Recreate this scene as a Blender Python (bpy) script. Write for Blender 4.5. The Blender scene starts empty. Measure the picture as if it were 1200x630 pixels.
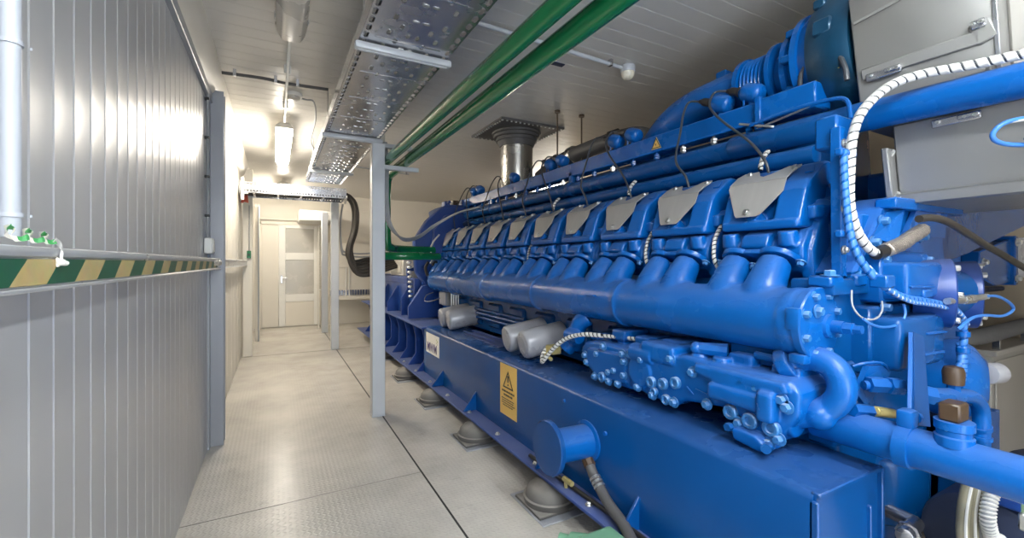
import bpy, bmesh, math, random
from mathutils import Vector, Matrix, Euler
random.seed(7)
SC = bpy.context.scene
COL = SC.collection
R = math.radians
V = Vector

# ------------------------------------------------------------------ materials
def _nt(name):
    m = bpy.data.materials.new(name); m.use_nodes = True
    nt = m.node_tree; b = nt.nodes['Principled BSDF']
    return m, nt, b

def pm(name, col, rough=.4, metal=0., var=.12, scale=6., bump=0., bscale=80., dust=None, dustamt=.3, rvar=.1, coat=0., stretch=None, spec=.5):
    m, nt, b = _nt(name); N = nt.nodes; L = nt.links
    tc = N.new('ShaderNodeTexCoord')
    src = tc.outputs['Object']
    if stretch:
        mp = N.new('ShaderNodeMapping'); mp.inputs['Scale'].default_value = stretch
        L.new(src, mp.inputs['Vector']); src = mp.outputs['Vector']
    n = N.new('ShaderNodeTexNoise'); n.inputs['Scale'].default_value = scale; n.inputs['Detail'].default_value = 5
    L.new(src, n.inputs['Vector'])
    mx = N.new('ShaderNodeMix'); mx.data_type = 'RGBA'
    c1 = [max(0, c*(1-var)) for c in col]; c2 = [min(1, c*(1+var)) for c in col]
    mx.inputs['A'].default_value = (*c1, 1); mx.inputs['B'].default_value = (*c2, 1)
    L.new(n.outputs['Fac'], mx.inputs['Factor'])
    out = mx.outputs['Result']
    rr = N.new('ShaderNodeMapRange'); rr.inputs['To Min'].default_value = max(.03, rough-rvar); rr.inputs['To Max'].default_value = min(1, rough+rvar)
    rr.inputs['From Min'].default_value = .2; rr.inputs['From Max'].default_value = .8
    L.new(n.outputs['Fac'], rr.inputs['Value'])
    rough_out = rr.outputs['Result']
    if dust:                                    # settled dust: lies on faces that look up
        g = N.new('ShaderNodeNewGeometry'); sx = N.new('ShaderNodeSeparateXYZ'); L.new(g.outputs['Normal'], sx.inputs[0])
        up = N.new('ShaderNodeMapRange'); up.inputs['From Min'].default_value = .25; up.inputs['From Max'].default_value = 1; up.inputs['To Max'].default_value = dustamt
        L.new(sx.outputs['Z'], up.inputs['Value'])
        n2 = N.new('ShaderNodeTexNoise'); n2.inputs['Scale'].default_value = 9; n2.inputs['Detail'].default_value = 8
        L.new(tc.outputs['Object'], n2.inputs['Vector'])
        ml = N.new('ShaderNodeMath'); ml.operation = 'MULTIPLY'; L.new(up.outputs['Result'], ml.inputs[0])
        m2 = N.new('ShaderNodeMapRange'); m2.inputs['From Min'].default_value = .2; m2.inputs['From Max'].default_value = .8
        m2.inputs['To Min'].default_value = .35; L.new(n2.outputs['Fac'], m2.inputs['Value']); L.new(m2.outputs['Result'], ml.inputs[1])
        mx2 = N.new('ShaderNodeMix'); mx2.data_type = 'RGBA'; mx2.inputs['B'].default_value = (*dust, 1)
        L.new(ml.outputs[0], mx2.inputs['Factor']); L.new(out, mx2.inputs['A']); out = mx2.outputs['Result']
        ad = N.new('ShaderNodeMath'); ad.operation = 'ADD'; ad.use_clamp = True; L.new(rough_out, ad.inputs[0])
        L.new(ml.outputs[0], ad.inputs[1]); rough_out = ad.outputs[0]
    L.new(out, b.inputs['Base Color']); L.new(rough_out, b.inputs['Roughness'])
    b.inputs['Metallic'].default_value = metal
    b.inputs['Coat Weight'].default_value = coat; b.inputs['Specular IOR Level'].default_value = spec
    if bump:
        nb = N.new('ShaderNodeTexNoise'); nb.inputs['Scale'].default_value = bscale; nb.inputs['Detail'].default_value = 3
        L.new(src, nb.inputs['Vector'])
        bp = N.new('ShaderNodeBump'); bp.inputs['Strength'].default_value = bump; bp.inputs['Distance'].default_value = .004
        L.new(nb.outputs['Fac'], bp.inputs['Height']); L.new(bp.outputs['Normal'], b.inputs['Normal'])
    return m

def emit(name, col, strength):
    m, nt, b = _nt(name)
    b.inputs['Base Color'].default_value = (.8, .8, .8, 1); b.inputs['Roughness'].default_value = .4
    b.inputs['Emission Color'].default_value = (*col, 1); b.inputs['Emission Strength'].default_value = strength
    return m

def glass(name):
    m, nt, b = _nt(name)
    b.inputs['Base Color'].default_value = (.95, .97, .97, 1); b.inputs['Roughness'].default_value = .12
    b.inputs['Transmission Weight'].default_value = 1; b.inputs['IOR'].default_value = 1.3
    return m

def checker_plate(name, col):
    """painted tear plate: raised lozenges, turned one way and the other in neighbouring cells"""
    m, nt, b = _nt(name); N = nt.nodes; L = nt.links
    def M(op, a, c=None, clamp=False):
        q = N.new('ShaderNodeMath'); q.operation = op; q.use_clamp = clamp
        for i, x in enumerate((a, c)):
            if x is None: continue
            if isinstance(x, (int, float)): q.inputs[i].default_value = x
            else: L.new(x, q.inputs[i])
        return q.outputs[0]
    tc = N.new('ShaderNodeTexCoord'); sp = N.new('ShaderNodeSeparateXYZ'); L.new(tc.outputs['Object'], sp.inputs[0])
    P = .03
    u = M('DIVIDE', sp.outputs['X'], P); v = M('DIVIDE', sp.outputs['Y'], P)
    iu = M('FLOOR', u); iv = M('FLOOR', v)
    fu = M('SUBTRACT', M('SUBTRACT', u, iu), .5); fv = M('SUBTRACT', M('SUBTRACT', v, iv), .5)
    par = M('FLOORED_MODULO', M('ADD', iu, iv), 2.)
    sg = M('SUBTRACT', M('MULTIPLY', par, 2.), 1.)
    fv2 = M('MULTIPLY', fv, sg)
    a = M('MULTIPLY', M('ADD', fu, fv2), .7071); c = M('MULTIPLY', M('SUBTRACT', fu, fv2), .7071)
    q = M('ADD', M('POWER', M('ABSOLUTE', M('DIVIDE', a, .56)), 2.), M('POWER', M('ABSOLUTE', M('DIVIDE', c, .2)), 2.))
    h = M('SUBTRACT', 1., q, True)
    bp = N.new('ShaderNodeBump'); bp.inputs['Strength'].default_value = .55; bp.inputs['Distance'].default_value = .0022
    L.new(h, bp.inputs['Height']); L.new(bp.outputs['Normal'], b.inputs['Normal'])
    n = N.new('ShaderNodeTexNoise'); n.inputs['Scale'].default_value = 1.6; n.inputs['Detail'].default_value = 9; n.inputs['Roughness'].default_value = .65
    L.new(tc.outputs['Object'], n.inputs['Vector'])
    rp = N.new('ShaderNodeValToRGB'); rp.color_ramp.elements[0].position = .3; rp.color_ramp.elements[1].position = .62
    rp.color_ramp.elements[0].color = (*[x*.74 for x in col], 1); rp.color_ramp.elements[1].color = (*col, 1)
    L.new(n.outputs['Fac'], rp.inputs['Fac'])
    # scuffed grey dirt, in blotches of its own
    n2 = N.new('ShaderNodeTexNoise'); n2.inputs['Scale'].default_value = 5; n2.inputs['Detail'].default_value = 10; n2.inputs['Roughness'].default_value = .75
    L.new(tc.outputs['Object'], n2.inputs['Vector'])
    r2 = N.new('ShaderNodeMapRange'); r2.inputs['From Min'].default_value = .58; r2.inputs['From Max'].default_value = .75; r2.inputs['To Max'].default_value = .35
    L.new(n2.outputs['Fac'], r2.inputs['Value'])
    mx = N.new('ShaderNodeMix'); mx.data_type = 'RGBA'; mx.inputs['B'].default_value = (.16, .14, .125, 1)
    L.new(r2.outputs['Result'], mx.inputs['Factor']); L.new(rp.outputs['Color'], mx.inputs['A'])
    L.new(mx.outputs['Result'], b.inputs['Base Color'])
    b.inputs['Roughness'].default_value = .24
    return m

def hazard(name, a, c, pitch, slope, shift=0.):
    """two-colour slanting barrier stripes"""
    m, nt, b = _nt(name); N = nt.nodes; L = nt.links
    tc = N.new('ShaderNodeTexCoord'); sp = N.new('ShaderNodeSeparateXYZ'); L.new(tc.outputs['Object'], sp.inputs[0])
    ml = N.new('ShaderNodeMath'); ml.operation = 'MULTIPLY'; ml.inputs[1].default_value = slope; L.new(sp.outputs['Z'], ml.inputs[0])
    a0 = N.new('ShaderNodeMath'); a0.inputs[1].default_value = shift; L.new(sp.outputs['Y'], a0.inputs[0])
    ad = N.new('ShaderNodeMath'); ad.operation = 'ADD'; L.new(a0.outputs[0], ad.inputs[0]); L.new(ml.outputs[0], ad.inputs[1])
    dv = N.new('ShaderNodeMath'); dv.operation = 'DIVIDE'; dv.inputs[1].default_value = pitch; L.new(ad.outputs[0], dv.inputs[0])
    fr = N.new('ShaderNodeMath'); fr.operation = 'FRACT'; L.new(dv.outputs[0], fr.inputs[0])
    gt = N.new('ShaderNodeMath'); gt.operation = 'GREATER_THAN'; gt.inputs[1].default_value = .5; L.new(fr.outputs[0], gt.inputs[0])
    n = N.new('ShaderNodeTexNoise'); n.inputs['Scale'].default_value = 30; n.inputs['Detail'].default_value = 6; L.new(tc.outputs['Object'], n.inputs['Vector'])
    mx = N.new('ShaderNodeMix'); mx.data_type = 'RGBA'; mx.inputs['A'].default_value = (*a, 1); mx.inputs['B'].default_value = (*c, 1)
    L.new(gt.outputs[0], mx.inputs['Factor'])
    m2 = N.new('ShaderNodeMix'); m2.data_type = 'RGBA'; m2.blend_type = 'MULTIPLY'; m2.inputs['Factor'].default_value = .35
    L.new(mx.outputs['Result'], m2.inputs['A']); L.new(n.outputs['Color'], m2.inputs['B'])
    L.new(m2.outputs['Result'], b.inputs['Base Color']); b.inputs['Roughness'].default_value = .45
    return m

DUST = (.26, .28, .36)
M = dict(
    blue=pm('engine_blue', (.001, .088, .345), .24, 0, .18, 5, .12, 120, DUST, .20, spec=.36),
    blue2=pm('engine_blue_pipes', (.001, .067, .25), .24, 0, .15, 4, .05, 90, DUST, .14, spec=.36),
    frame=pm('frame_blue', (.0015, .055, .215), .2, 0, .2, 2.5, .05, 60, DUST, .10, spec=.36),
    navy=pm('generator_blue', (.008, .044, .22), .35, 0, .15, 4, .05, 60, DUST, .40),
    boltblue=pm('worn_blue_bolt', (.035, .17, .42), .32, .1, .3, 60, dust=(.45, .45, .46), dustamt=.6),
    teal=pm('turbo_casing', (.006, .050, .105), .35, .2, .4, 6, .15, 60, DUST, .2),
    dark=pm('dark_casting', (.012, .02, .05), .6, 0, .4, 8, .2, 60),
    steel=pm('brushed_plate', (.42, .405, .39), .40, .45, .10, 3, .05, 200, stretch=(1, 12, 1)),
    shield=pm('heat_shield_steel', (.30, .295, .285), .40, .5, .13, 2.5, .04, 60, rvar=.12),
    zinc=pm('zinc_bolt', (.58, .58, .57), .32, .9, .1, 20),
    galv=pm('galvanised', (.52, .52, .54), .24, .9, .16, 5, .04, 60),
    chrome=pm('stack_steel', (.50, .48, .45), .25, .95, .1, 5, .02, 30),
    filter=pm('filter_paint', (.34, .34, .365), .30, .1, .06, 6, dust=(.42, .40, .38), dustamt=.25),
    panel=pm('sandwich_panel_steel', (.50, .50, .51), .32, .25, .06, 3, .15, 9, stretch=(1, 1, .08), rvar=.04),
    cream=pm('cream_panel', (.72, .68, .60), .45, 0, .05, 2, .02, 40),
    ceil=pm('ceiling_panel', (.62, .60, .565), .38, .15, .10, 2.2, .03, 60, stretch=(.4, 2, 1)),
    white=pm('white_enamel', (.78, .77, .73), .38, 0, .05, 5),
    pvc=pm('white_plastic', (.40, .42, .46), .35, 0, .04, 5),
    column=pm('column_paint', (.32, .33, .36), .38, .1, .07, 4, .03, 60),
    post=pm('post_paint', (.52, .54, .57), .38, .1, .07, 5, .02, 60),
    rail=pm('rail_steel', (.60, .61, .62), .33, .6, .08, 8, .02, 60),
    floor=checker_plate('checker_plate', (.60, .565, .51)),
    green=pm('green_pipe_paint', (.004, .150, .046), .22, 0, .05, 1, .0, 60, coat=.3),
    palegreen=pm('pale_green_paint', (.14, .30, .19), .4, 0, .12, 10, .05, 80),
    rubber=pm('rubber_grey', (.10, .095, .09), .6, 0, .2, 12, .1, 90, dust=(.42, .39, .35), dustamt=.8),
    black=pm('black_rubber', (.018, .016, .015), .5, 0, .2, 12, .05, 60),
    brownblack=pm('black_cable_sheath', (.026, .021, .017), .45, 0, .25, 10),
    hosegrey=pm('hose_grey', (.085, .08, .078), .55, 0, .15, 10, .1, 150),
    cable=pm('grey_cable', (.30, .31, .32), .45, 0, .1, 10),
    lead=pm('dark_lead', (.045, .05, .06), .4, 0, .1, 10),
    wrap=pm('white_spiral_wrap', (.58, .57, .54), .45, 0, .08, 20),
    bluewrap=pm('blue_spiral_wrap', (.04, .17, .50), .4, 0, .1, 20),
    foil=pm('foil_hose', (.42, .37, .32), .35, .7, .25, 40, .3, 120),
    yellow=pm('sign_yellow', (.78, .50, .13), .45, 0, .04, 10),
    ink=pm('sign_black', (.02, .018, .016), .5, 0, .05, 10),
    signwhite=pm('sign_white', (.80, .78, .72), .45, 0, .03, 10),
    purple=pm('logo_ink', (.10, .07, .22), .45, 0, .05, 10),
    olive=pm('logo_dot', (.45, .42, .15), .45, 0, .05, 10),
    brass=pm('brass', (.62, .52, .22), .35, .6, .1, 20),
    brown=pm('brown_plastic', (.060, .035, .018), .4, 0, .2, 20),
    red=pm('red_plastic', (.55, .10, .06), .4, 0, .1, 10),
    ribbon=hazard('tape_ribbon', (.05, .30, .08), (.75, .72, .62), .03, .6),
    tape=hazard('barrier_tape', (.008, .10, .050), (.52, .40, .17), .279, -1.3, .056),
    tan=pm('tan_wall', (.26, .21, .15), .5, 0, .15, 2),
    oliveh=pm('olive_hose', (.20, .18, .12), .5, 0, .2, 20),
    oliveg=pm('olive_strap', (.12, .19, .12), .6, 0, .15, 30),
    greypanel=pm('grey_cabinet_paint', (.36, .34, .31), .45, .1, .08, 2),
    grime=pm('door_glass_film', (.46, .44, .39), .25, 0, .1, 3),
    shadowgap=pm('joint_sealant', (.02, .019, .018), .7, 0, .1, 10),
    lamp_on=emit('lamp_warm', (1., .92, .79), 30),
    fill_cool=emit('fill_neutral', (.92, .97, 1.), 54),  # glow of the two added fill lights near the camera
    lamp_off=pm('lamp_cover', (.55, .52, .46), .3, 0, .06, 5),
    glass=glass('clear_glass'),
    dome=pm('prismatic_dome', (.62, .58, .48), .15, 0, .35, 60, .4, 60),
)

# ------------------------------------------------------------------ mesh builder
def frame_from(d):
    d = V(d).normalized()
    a = V((0, 0, 1)) if abs(d.z) < .9 else V((1, 0, 0))
    x = d.cross(a).normalized(); y = d.cross(x).normalized()
    return x, y, d

class MB:
    def __init__(s): s.bm = bmesh.new()
    def add(s, tmp, mat=None):
        if mat is not None: bmesh.ops.transform(tmp, matrix=mat, verts=tmp.verts)
        me = bpy.data.meshes.new('t'); tmp.to_mesh(me); tmp.free(); s.bm.from_mesh(me); bpy.data.meshes.remove(me)
        return s
    def raw(s, vs, fs):
        t = bmesh.new(); bv = [t.verts.new(v) for v in vs]
        for f in fs:
            try: t.faces.new([bv[i] for i in f])
            except ValueError: pass
        return s.add(t)
    def _bev(s, t, bv, seg):
        if bv:
            es = [e for e in t.edges if len(e.link_faces) == 2 and e.calc_face_angle(0) > .5]
            bmesh.ops.bevel(t, geom=es, offset=bv, segments=seg, profile=.5, affect='EDGES', clamp_overlap=True)
    def box(s, lo, hi, bv=.003, seg=1, rot=None):
        lo = V(lo); hi = V(hi); c = (lo+hi)/2; d = hi-lo
        t = bmesh.new(); bmesh.ops.create_cube(t, size=1)
        bmesh.ops.scale(t, vec=d, verts=t.verts)
        s._bev(t, min(bv, min(d)*.45), seg)
        m = Matrix.Translation(c)
        if rot: m = m @ Euler(rot).to_matrix().to_4x4()
        return s.add(t, m)
    def bar(s, p0, p1, w, h, bv=.002, up=(0, 0, 1)):
        """rectangular bar from p0 to p1; w across, h along 'up'"""
        p0 = V(p0); p1 = V(p1); d = (p1-p0); l = d.length; d.normalize()
        u = V(up); u = (u - d*u.dot(d)).normalized(); x = d.cross(u)
        t = bmesh.new(); bmesh.ops.create_cube(t, size=1); bmesh.ops.scale(t, vec=(w, l, h), verts=t.verts)
        s._bev(t, bv, 1)
        m = Matrix((x, d, u)).transposed().to_4x4(); m.translation = (p0+p1)/2
        return s.add(t, m)
    def lathe(s, prof, p0, d, n=28, caps=True):
        """prof: (distance along d, radius)"""
        x, y, z = frame_from(d); p0 = V(p0); t = bmesh.new(); rings = []
        for (a, r) in prof:
            if r < 1e-5: rings.append([t.verts.new(p0+z*a)])
            else: rings.append([t.verts.new(p0+z*a+x*(r*math.cos(2*math.pi*k/n))+y*(r*math.sin(2*math.pi*k/n))) for k in range(n)])
        for A, B in zip(rings, rings[1:]):
            if len(A) == 1 and len(B) == 1: continue
            for k in range(n):
                k2 = (k+1) % n
                if len(A) == 1: t.faces.new((A[0], B[k], B[k2]))
                elif len(B) == 1: t.faces.new((A[k], B[0], A[k2]))
                else: t.faces.new((A[k], B[k], B[k2], A[k2]))
        if caps:
            if len(rings[0]) > 1: t.faces.new(rings[0])
            if len(rings[-1]) > 1: t.faces.new(rings[-1])
        bmesh.ops.recalc_face_normals(t, faces=t.faces)
        return s.add(t)
    def cyl(s, p0, p1, r, r2=None, n=24, bv=0):
        p0 = V(p0); p1 = V(p1); l = (p1-p0).length; r2 = r if r2 is None else r2
        if bv: prof = [(0, r-bv), (bv*.3, r-bv*.3), (bv, r), (l-bv, r2), (l-bv*.3, r2-bv*.3), (l, r2-bv)]
        else: prof = [(0, r), (l, r2)]
        return s.lathe(prof, p0, p1-p0, n)
    def sph(s, c, r, sc=(1, 1, 1), n=20):
        t = bmesh.new(); bmesh.ops.create_uvsphere(t, u_segments=n, v_segments=n//2, radius=r)
        bmesh.ops.scale(t, vec=sc, verts=t.verts)
        return s.add(t, Matrix.Translation(V(c)))
    def tube(s, pts, r, n=12, sub=8, smooth=True, caps=True):
        P = spline(pts, sub) if smooth and len(pts) > 2 else [V(p) for p in pts]
        t = bmesh.new(); rings = []; m = len(P); fr = None
        for i, p in enumerate(P):
            d = (P[min(i+1, m-1)]-P[max(i-1, 0)]).normalized()
            if fr is None: x, y, z = frame_from(d)
            else:
                x = (fr - d*fr.dot(d)).normalized(); y = d.cross(x)
            fr = x
            rr = r if not isinstance(r, (list, tuple)) else r[0]+(r[1]-r[0])*i/(m-1)
            rings.append([t.verts.new(p+x*(rr*math.cos(2*math.pi*k/n))+y*(rr*math.sin(2*math.pi*k/n))) for k in range(n)])
        for A, B in zip(rings, rings[1:]):
            for k in range(n):
                k2 = (k+1) % n; t.faces.new((A[k], B[k], B[k2], A[k2]))
        if caps: t.faces.new(rings[0]); t.faces.new(rings[-1])
        bmesh.ops.recalc_face_normals(t, faces=t.faces)
        return s.add(t)
    def helix(s, pts, R_, r, pitch, n=6, sub=10, flat=1.):
        P = spline(pts, sub) if len(pts) > 2 else [V(p) for p in pts]
        # resample densely
        Q = []; acc = 0; m = len(P); fr = None
        F = []
        for i, p in enumerate(P):
            d = (P[min(i+1, m-1)]-P[max(i-1, 0)]).normalized()
            if fr is None: x, y, z = frame_from(d)
            else: x = (fr-d*fr.dot(d)).normalized(); y = d.cross(x)
            fr = x; F.append((p, x, y))
        path = []
        for i in range(m-1):
            p, x, y = F[i]; p2, x2, y2 = F[i+1]; l = (p2-p).length; k = max(2, int(l/pitch*10))
            for j in range(k):
                f = j/k; a = 2*math.pi*(acc+l*f)/pitch
                pp = p.lerp(p2, f); xx = x.lerp(x2, f); yy = y.lerp(y2, f)
                path.append(pp+xx*(R_*math.cos(a))+yy*(R_*math.sin(a)))
            acc += l
        return s.tube(path, r, n, smooth=False)
    def band(s, pts, R_, width, pitch, sub=10, th=.0015, per=14):
        """flat strip wound round a path"""
        P = spline(pts, sub) if len(pts) > 2 else [V(p) for p in pts]
        m = len(P); F = []; fr = None; S = [0.]
        for i, p in enumerate(P):
            d = (P[min(i+1, m-1)]-P[max(i-1, 0)]).normalized()
            if fr is None: x, y, z = frame_from(d)
            else: x = (fr-d*fr.dot(d)).normalized(); y = d.cross(x)
            fr = x; F.append((p, x, y))
            if i: S.append(S[-1]+(p-P[i-1]).length)
        L = S[-1]; idx = [0]
        def at(u):
            u = min(max(u, 0), L-1e-6); i = 0
            lo, hi = 0, m-1
            while hi-lo > 1:
                k = (lo+hi)//2
                if S[k] <= u: lo = k
                else: hi = k
            f = (u-S[lo])/max(1e-9, S[lo+1]-S[lo]); a, b = F[lo], F[lo+1]
            return a[0].lerp(b[0], f), a[1].lerp(b[1], f), a[2].lerp(b[2], f)
        n = int(L/pitch*per); t = bmesh.new(); prev = None
        for k in range(n+1):
            u = L*k/n; a = 2*math.pi*u/pitch; row = []
            for w_, rr in ((-.5, R_), (-.42, R_+th), (.42, R_+th), (.5, R_)):
                p, x, y = at(u+w_*width); row.append(t.verts.new(p+x*(rr*math.cos(a))+y*(rr*math.sin(a))))
            if prev:
                for q in range(3): t.faces.new((prev[q], prev[q+1], row[q+1], row[q]))
            prev = row
        return s.add(t)
    def prism(s, poly, axis, a, b, bv=0, seg=1):
        """2D outline extruded along an axis: x -> (y,z), y -> (x,z), z -> (x,y)"""
        def P(q, w): return {'x': (w, q[0], q[1]), 'y': (q[0], w, q[1]), 'z': (q[0], q[1], w)}[axis]
        t = bmesh.new(); A = [t.verts.new(P(q, a)) for q in poly]; B = [t.verts.new(P(q, b)) for q in poly]
        n = len(poly); t.faces.new(A); t.faces.new(B)
        for k in range(n): t.faces.new((A[k], A[(k+1) % n], B[(k+1) % n], B[k]))
        bmesh.ops.recalc_face_normals(t, faces=t.faces)
        s._bev(t, bv, seg)
        return s.add(t)
    def sheet(s, poly, th):
        """planar 3D outline given a thickness along its normal"""
        P = [V(p) for p in poly]; nrm = (P[1]-P[0]).cross(P[2]-P[0]).normalized()
        t = bmesh.new(); A = [t.verts.new(p) for p in P]; B = [t.verts.new(p+nrm*th) for p in P]; n = len(P)
        t.faces.new(A); t.faces.new(B)
        for k in range(n): t.faces.new((A[k], A[(k+1) % n], B[(k+1) % n], B[k]))
        bmesh.ops.recalc_face_normals(t, faces=t.faces)
        return s.add(t)
    def bolt(s, p, d, r=.012, h=.01, washer=True):
        p = V(p); d = V(d).normalized()
        if washer: s.cyl(p-d*.002, p+d*.003, r*1.5, n=14)
        s.lathe([(0, r), (h*.8, r), (h, r*.8)], p+d*.002, d, 6)
        return s

def spline(pts, sub=8):
    P = [V(p) for p in pts]; out = []
    for i in range(len(P)-1):
        p0 = P[max(i-1, 0)]; p1 = P[i]; p2 = P[i+1]; p3 = P[min(i+2, len(P)-1)]
        for k in range(sub):
            t = k/sub
            out.append(.5*((2*p1)+(p2-p0)*t+(2*p0-5*p1+4*p2-p3)*t*t+(3*p1-p0-3*p2+p3)*t**3))
    out.append(P[-1]); return out

WL = {}
SPLIT = ('bolt', 'rivet', 'ring', 'foot', 'rod', 'clip', 'stud', 'band', 'lug', 'plug', 'casting_mark', 'oil_line', 'wall_bracket_none', 'side_flange', 'stiffening_rib', 'gland', 'crimp', 'bumper', 'drip_strip', 'lever_none', 'turbo_boss', 'sensor_pin')
def islands(bm):
    """loose pieces, those that touch (washer and nut) kept together"""
    bm.verts.ensure_lookup_table(); seen = set(); out = []
    for v in bm.verts:
        if v.index in seen: continue
        st = [v]; seen.add(v.index); g = []
        while st:
            a = st.pop(); g.append(a)
            for e in a.link_edges:
                b = e.other_vert(a)
                if b.index not in seen: seen.add(b.index); st.append(b)
        lo = [min(q.co[i] for q in g)-.002 for i in range(3)]; hi = [max(q.co[i] for q in g)+.002 for i in range(3)]
        out.append([g, lo, hi])
    merged = True
    while merged:
        merged = False
        for i in range(len(out)):
            for j in range(i+1, len(out)):
                A, B = out[i], out[j]
                if all(A[1][k] <= B[2][k] and B[1][k] <= A[2][k] for k in range(3)):
                    A[0] += B[0]; A[1] = [min(a, b) for a, b in zip(A[1], B[1])]; A[2] = [max(a, b) for a, b in zip(A[2], B[2])]
                    out.pop(j); merged = True; break
            if merged: break
    return [g for g, _, _ in out]
def build(mb, name, mat, parent=None, loc=None, smooth=38, remesh=None, iters=0):
    """build1, or one object per loose piece for small repeated parts such as bolts"""
    if parent is not None and not remesh and any(name.endswith(q) for q in SPLIT):
        mb.bm.verts.index_update(); gs = islands(mb.bm)
        if len(gs) > 1:
            for g in gs:
                keep = set(g); t = mb.bm.copy(); t.verts.ensure_lookup_table()
                ids = {v.index for v in keep}
                bmesh.ops.delete(t, geom=[v for v in t.verts if v.index not in ids], context='VERTS')
                q = MB(); q.bm.free(); q.bm = t
                o = build1(q, name, mat, parent, loc, smooth)
            return o
    return build1(mb, name, mat, parent, loc, smooth, remesh, iters)
def build1(mb, name, mat, parent=None, loc=None, smooth=38, remesh=None, iters=0):
    """link the shapes as ONE object. Shapes are in world metres; the origin goes to loc, the parent's base or the foot of the shape"""
    bm = mb.bm
    if loc is None:
        if parent is not None: loc = WL[parent.name]
        else:
            xs = [v.co for v in bm.verts]
            lo = V([min(v[i] for v in xs) for i in range(3)]); hi = V([max(v[i] for v in xs) for i in range(3)])
            loc = V(((lo.x+hi.x)/2, (lo.y+hi.y)/2, lo.z))
    loc = V(loc)
    bmesh.ops.translate(bm, vec=-loc, verts=bm.verts)
    me = bpy.data.meshes.new(name); bm.to_mesh(me); bm.free()
    o = bpy.data.objects.new(name, me); COL.objects.link(o)
    me.materials.append(M[mat] if isinstance(mat, str) else mat)
    if remesh:
        md = o.modifiers.new('r', 'REMESH'); md.mode = 'VOXEL'; md.voxel_size = remesh
        if iters:
            sm = o.modifiers.new('s', 'SMOOTH'); sm.iterations = iters; sm.factor = .5
        dg = bpy.context.evaluated_depsgraph_get()
        nm = bpy.data.meshes.new_from_object(o.evaluated_get(dg))
        o.modifiers.clear(); o.data = nm; bpy.data.meshes.remove(me); me = nm; me.name = name
        if not me.materials: me.materials.append(M[mat])
        smooth = 75
    me.polygons.foreach_set('use_smooth', [True]*len(me.polygons))
    me.set_sharp_from_angle(angle=R(smooth))
    if parent is not None:
        o.parent = parent; o.location = loc-V(WL[parent.name])
    else: o.location = loc
    WL[o.name] = loc
    return o

def thing(name, loc, label, cat, group=None):
    o = bpy.data.objects.new(name, None); COL.objects.link(o); o.location = loc; o.empty_display_size = .1
    WL[o.name] = V(loc); return tag(o, label, cat, group)
def tag(o, label, cat, group=None, kind=None):
    o['label'] = label; o['category'] = cat
    if group: o['group'] = group
    if kind: o['kind'] = kind
    return o
def struct(mb, name, mat, **k):
    o = build(mb, name, mat, **k); o['kind'] = 'structure'; return o
def copy_tree(root, loc, label, group=None):
    r = root.copy(); COL.objects.link(r); r.location = loc; r['label'] = label
    if group: r['group'] = group
    def rec(src, dst):
        for ch in list(src.children):
            c = ch.copy(); COL.objects.link(c); c.parent = dst; rec(ch, c)
    rec(root, r); return r

# ================================================================== ROOM
XL, XR, YF, YB, ZC = -.48, 5.35, -2.6, 11.45, 3.10

mb = MB().box((XL-.2, YF-.2, -.12), (XR+.2, YB+.2, 0), 0)
struct(mb, 'floor', 'floor', loc=(0, 0, 0))
# plate joints in the floor (sealant lines)
mb = MB().box((.914, YF, 0), (.926, YB-.02, .0015), 0)
struct(mb, 'trim_1', 'shadowgap')
mb = MB().box((XL, 3.074, 0), (.914, 3.080, .0012), 0)
struct(mb, 'trim_2', 'rubber')
mb = MB().box((XL, 8.088, 0), (2.0, 8.102, .0012), 0)
struct(mb, 'trim_3', 'shadowgap')

# left wall: steel sandwich panels, shallow dished bays between narrow ribs
def ribbed_wall(y0, y1, pitch, x, z0, z1, depth, dish):
    prof = []; y = y0
    while y < y1-1e-6:
        prof += [(y, 0), (y+.004, depth), (y+.009, depth), (y+.013, 0)]
        for f in (.25, .5, .75): prof.append((y+.013+(pitch-.013)*f, -dish*(1-(2*f-1)**2)))
        y += pitch
    prof.append((y, 0))
    vs = [(x+d, yy, z0) for yy, d in prof]+[(x+d, yy, z1) for yy, d in prof]; n = len(prof)
    fs = [(i, i+1, n+i+1, n+i) for i in range(n-1)]
    m = MB().raw(vs, fs); m.box((x-.15, y0, z0), (x-.004, y, z1), 0); return m
struct(ribbed_wall(YF, 4.30, .1235, XL, 0, 3.0, -.0025, .0012), 'wall_left', 'panel', smooth=9)
mb = MB().box((XL-.15, 4.30, 0), (XL, YB+.1, ZC), 0)
for k in range(0, 14): mb.box((XL-.01, 4.9+.5*k, 0), (XL+.002, 4.906+.5*k, 2.9), 0)
struct(mb, 'wall_left.001', 'cream')

# ceiling boards run across the aisle
def ceiling():
    prof = []; y = YF
    while y < YB+.1:
        prof += [(y, 0), (y+.004, .003), (y+.006, .003), (y+.010, 0)]; y += .145
    n = len(prof)
    vs = [(XL-.1, yy, ZC+d) for yy, d in prof]+[(XR+.1, yy, ZC+d) for yy, d in prof]
    m = MB().raw(vs, [(i, i+1, n+i+1, n+i) for i in range(n-1)]); m.box((XL-.1, YF-.1, ZC+.006), (XR+.1, YB+.1, ZC+.12), 0); return m
struct(ceiling(), 'ceiling', 'ceil', smooth=8)

def horiz_wall(x0, x1, y, z0, z1):
    m = MB().box((x0, y, z0), (x1, y+.12, z1), 0)
    return m
mb = MB().box((XL-.1, YB, 0), (XR+.1, YB+.12, ZC), 0)
for z in (.55, 1.1, 1.65, 2.2, 2.75): mb.box((.95, YB-.004, z), (XR, YB+.01, z+.012), .002)
struct(mb, 'wall_back', 'cream')
mb = MB().box((XR, YF-.1, 0), (XR+.12, YB+.1, ZC), 0)
struct(mb, 'wall_right', 'tan')
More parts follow.
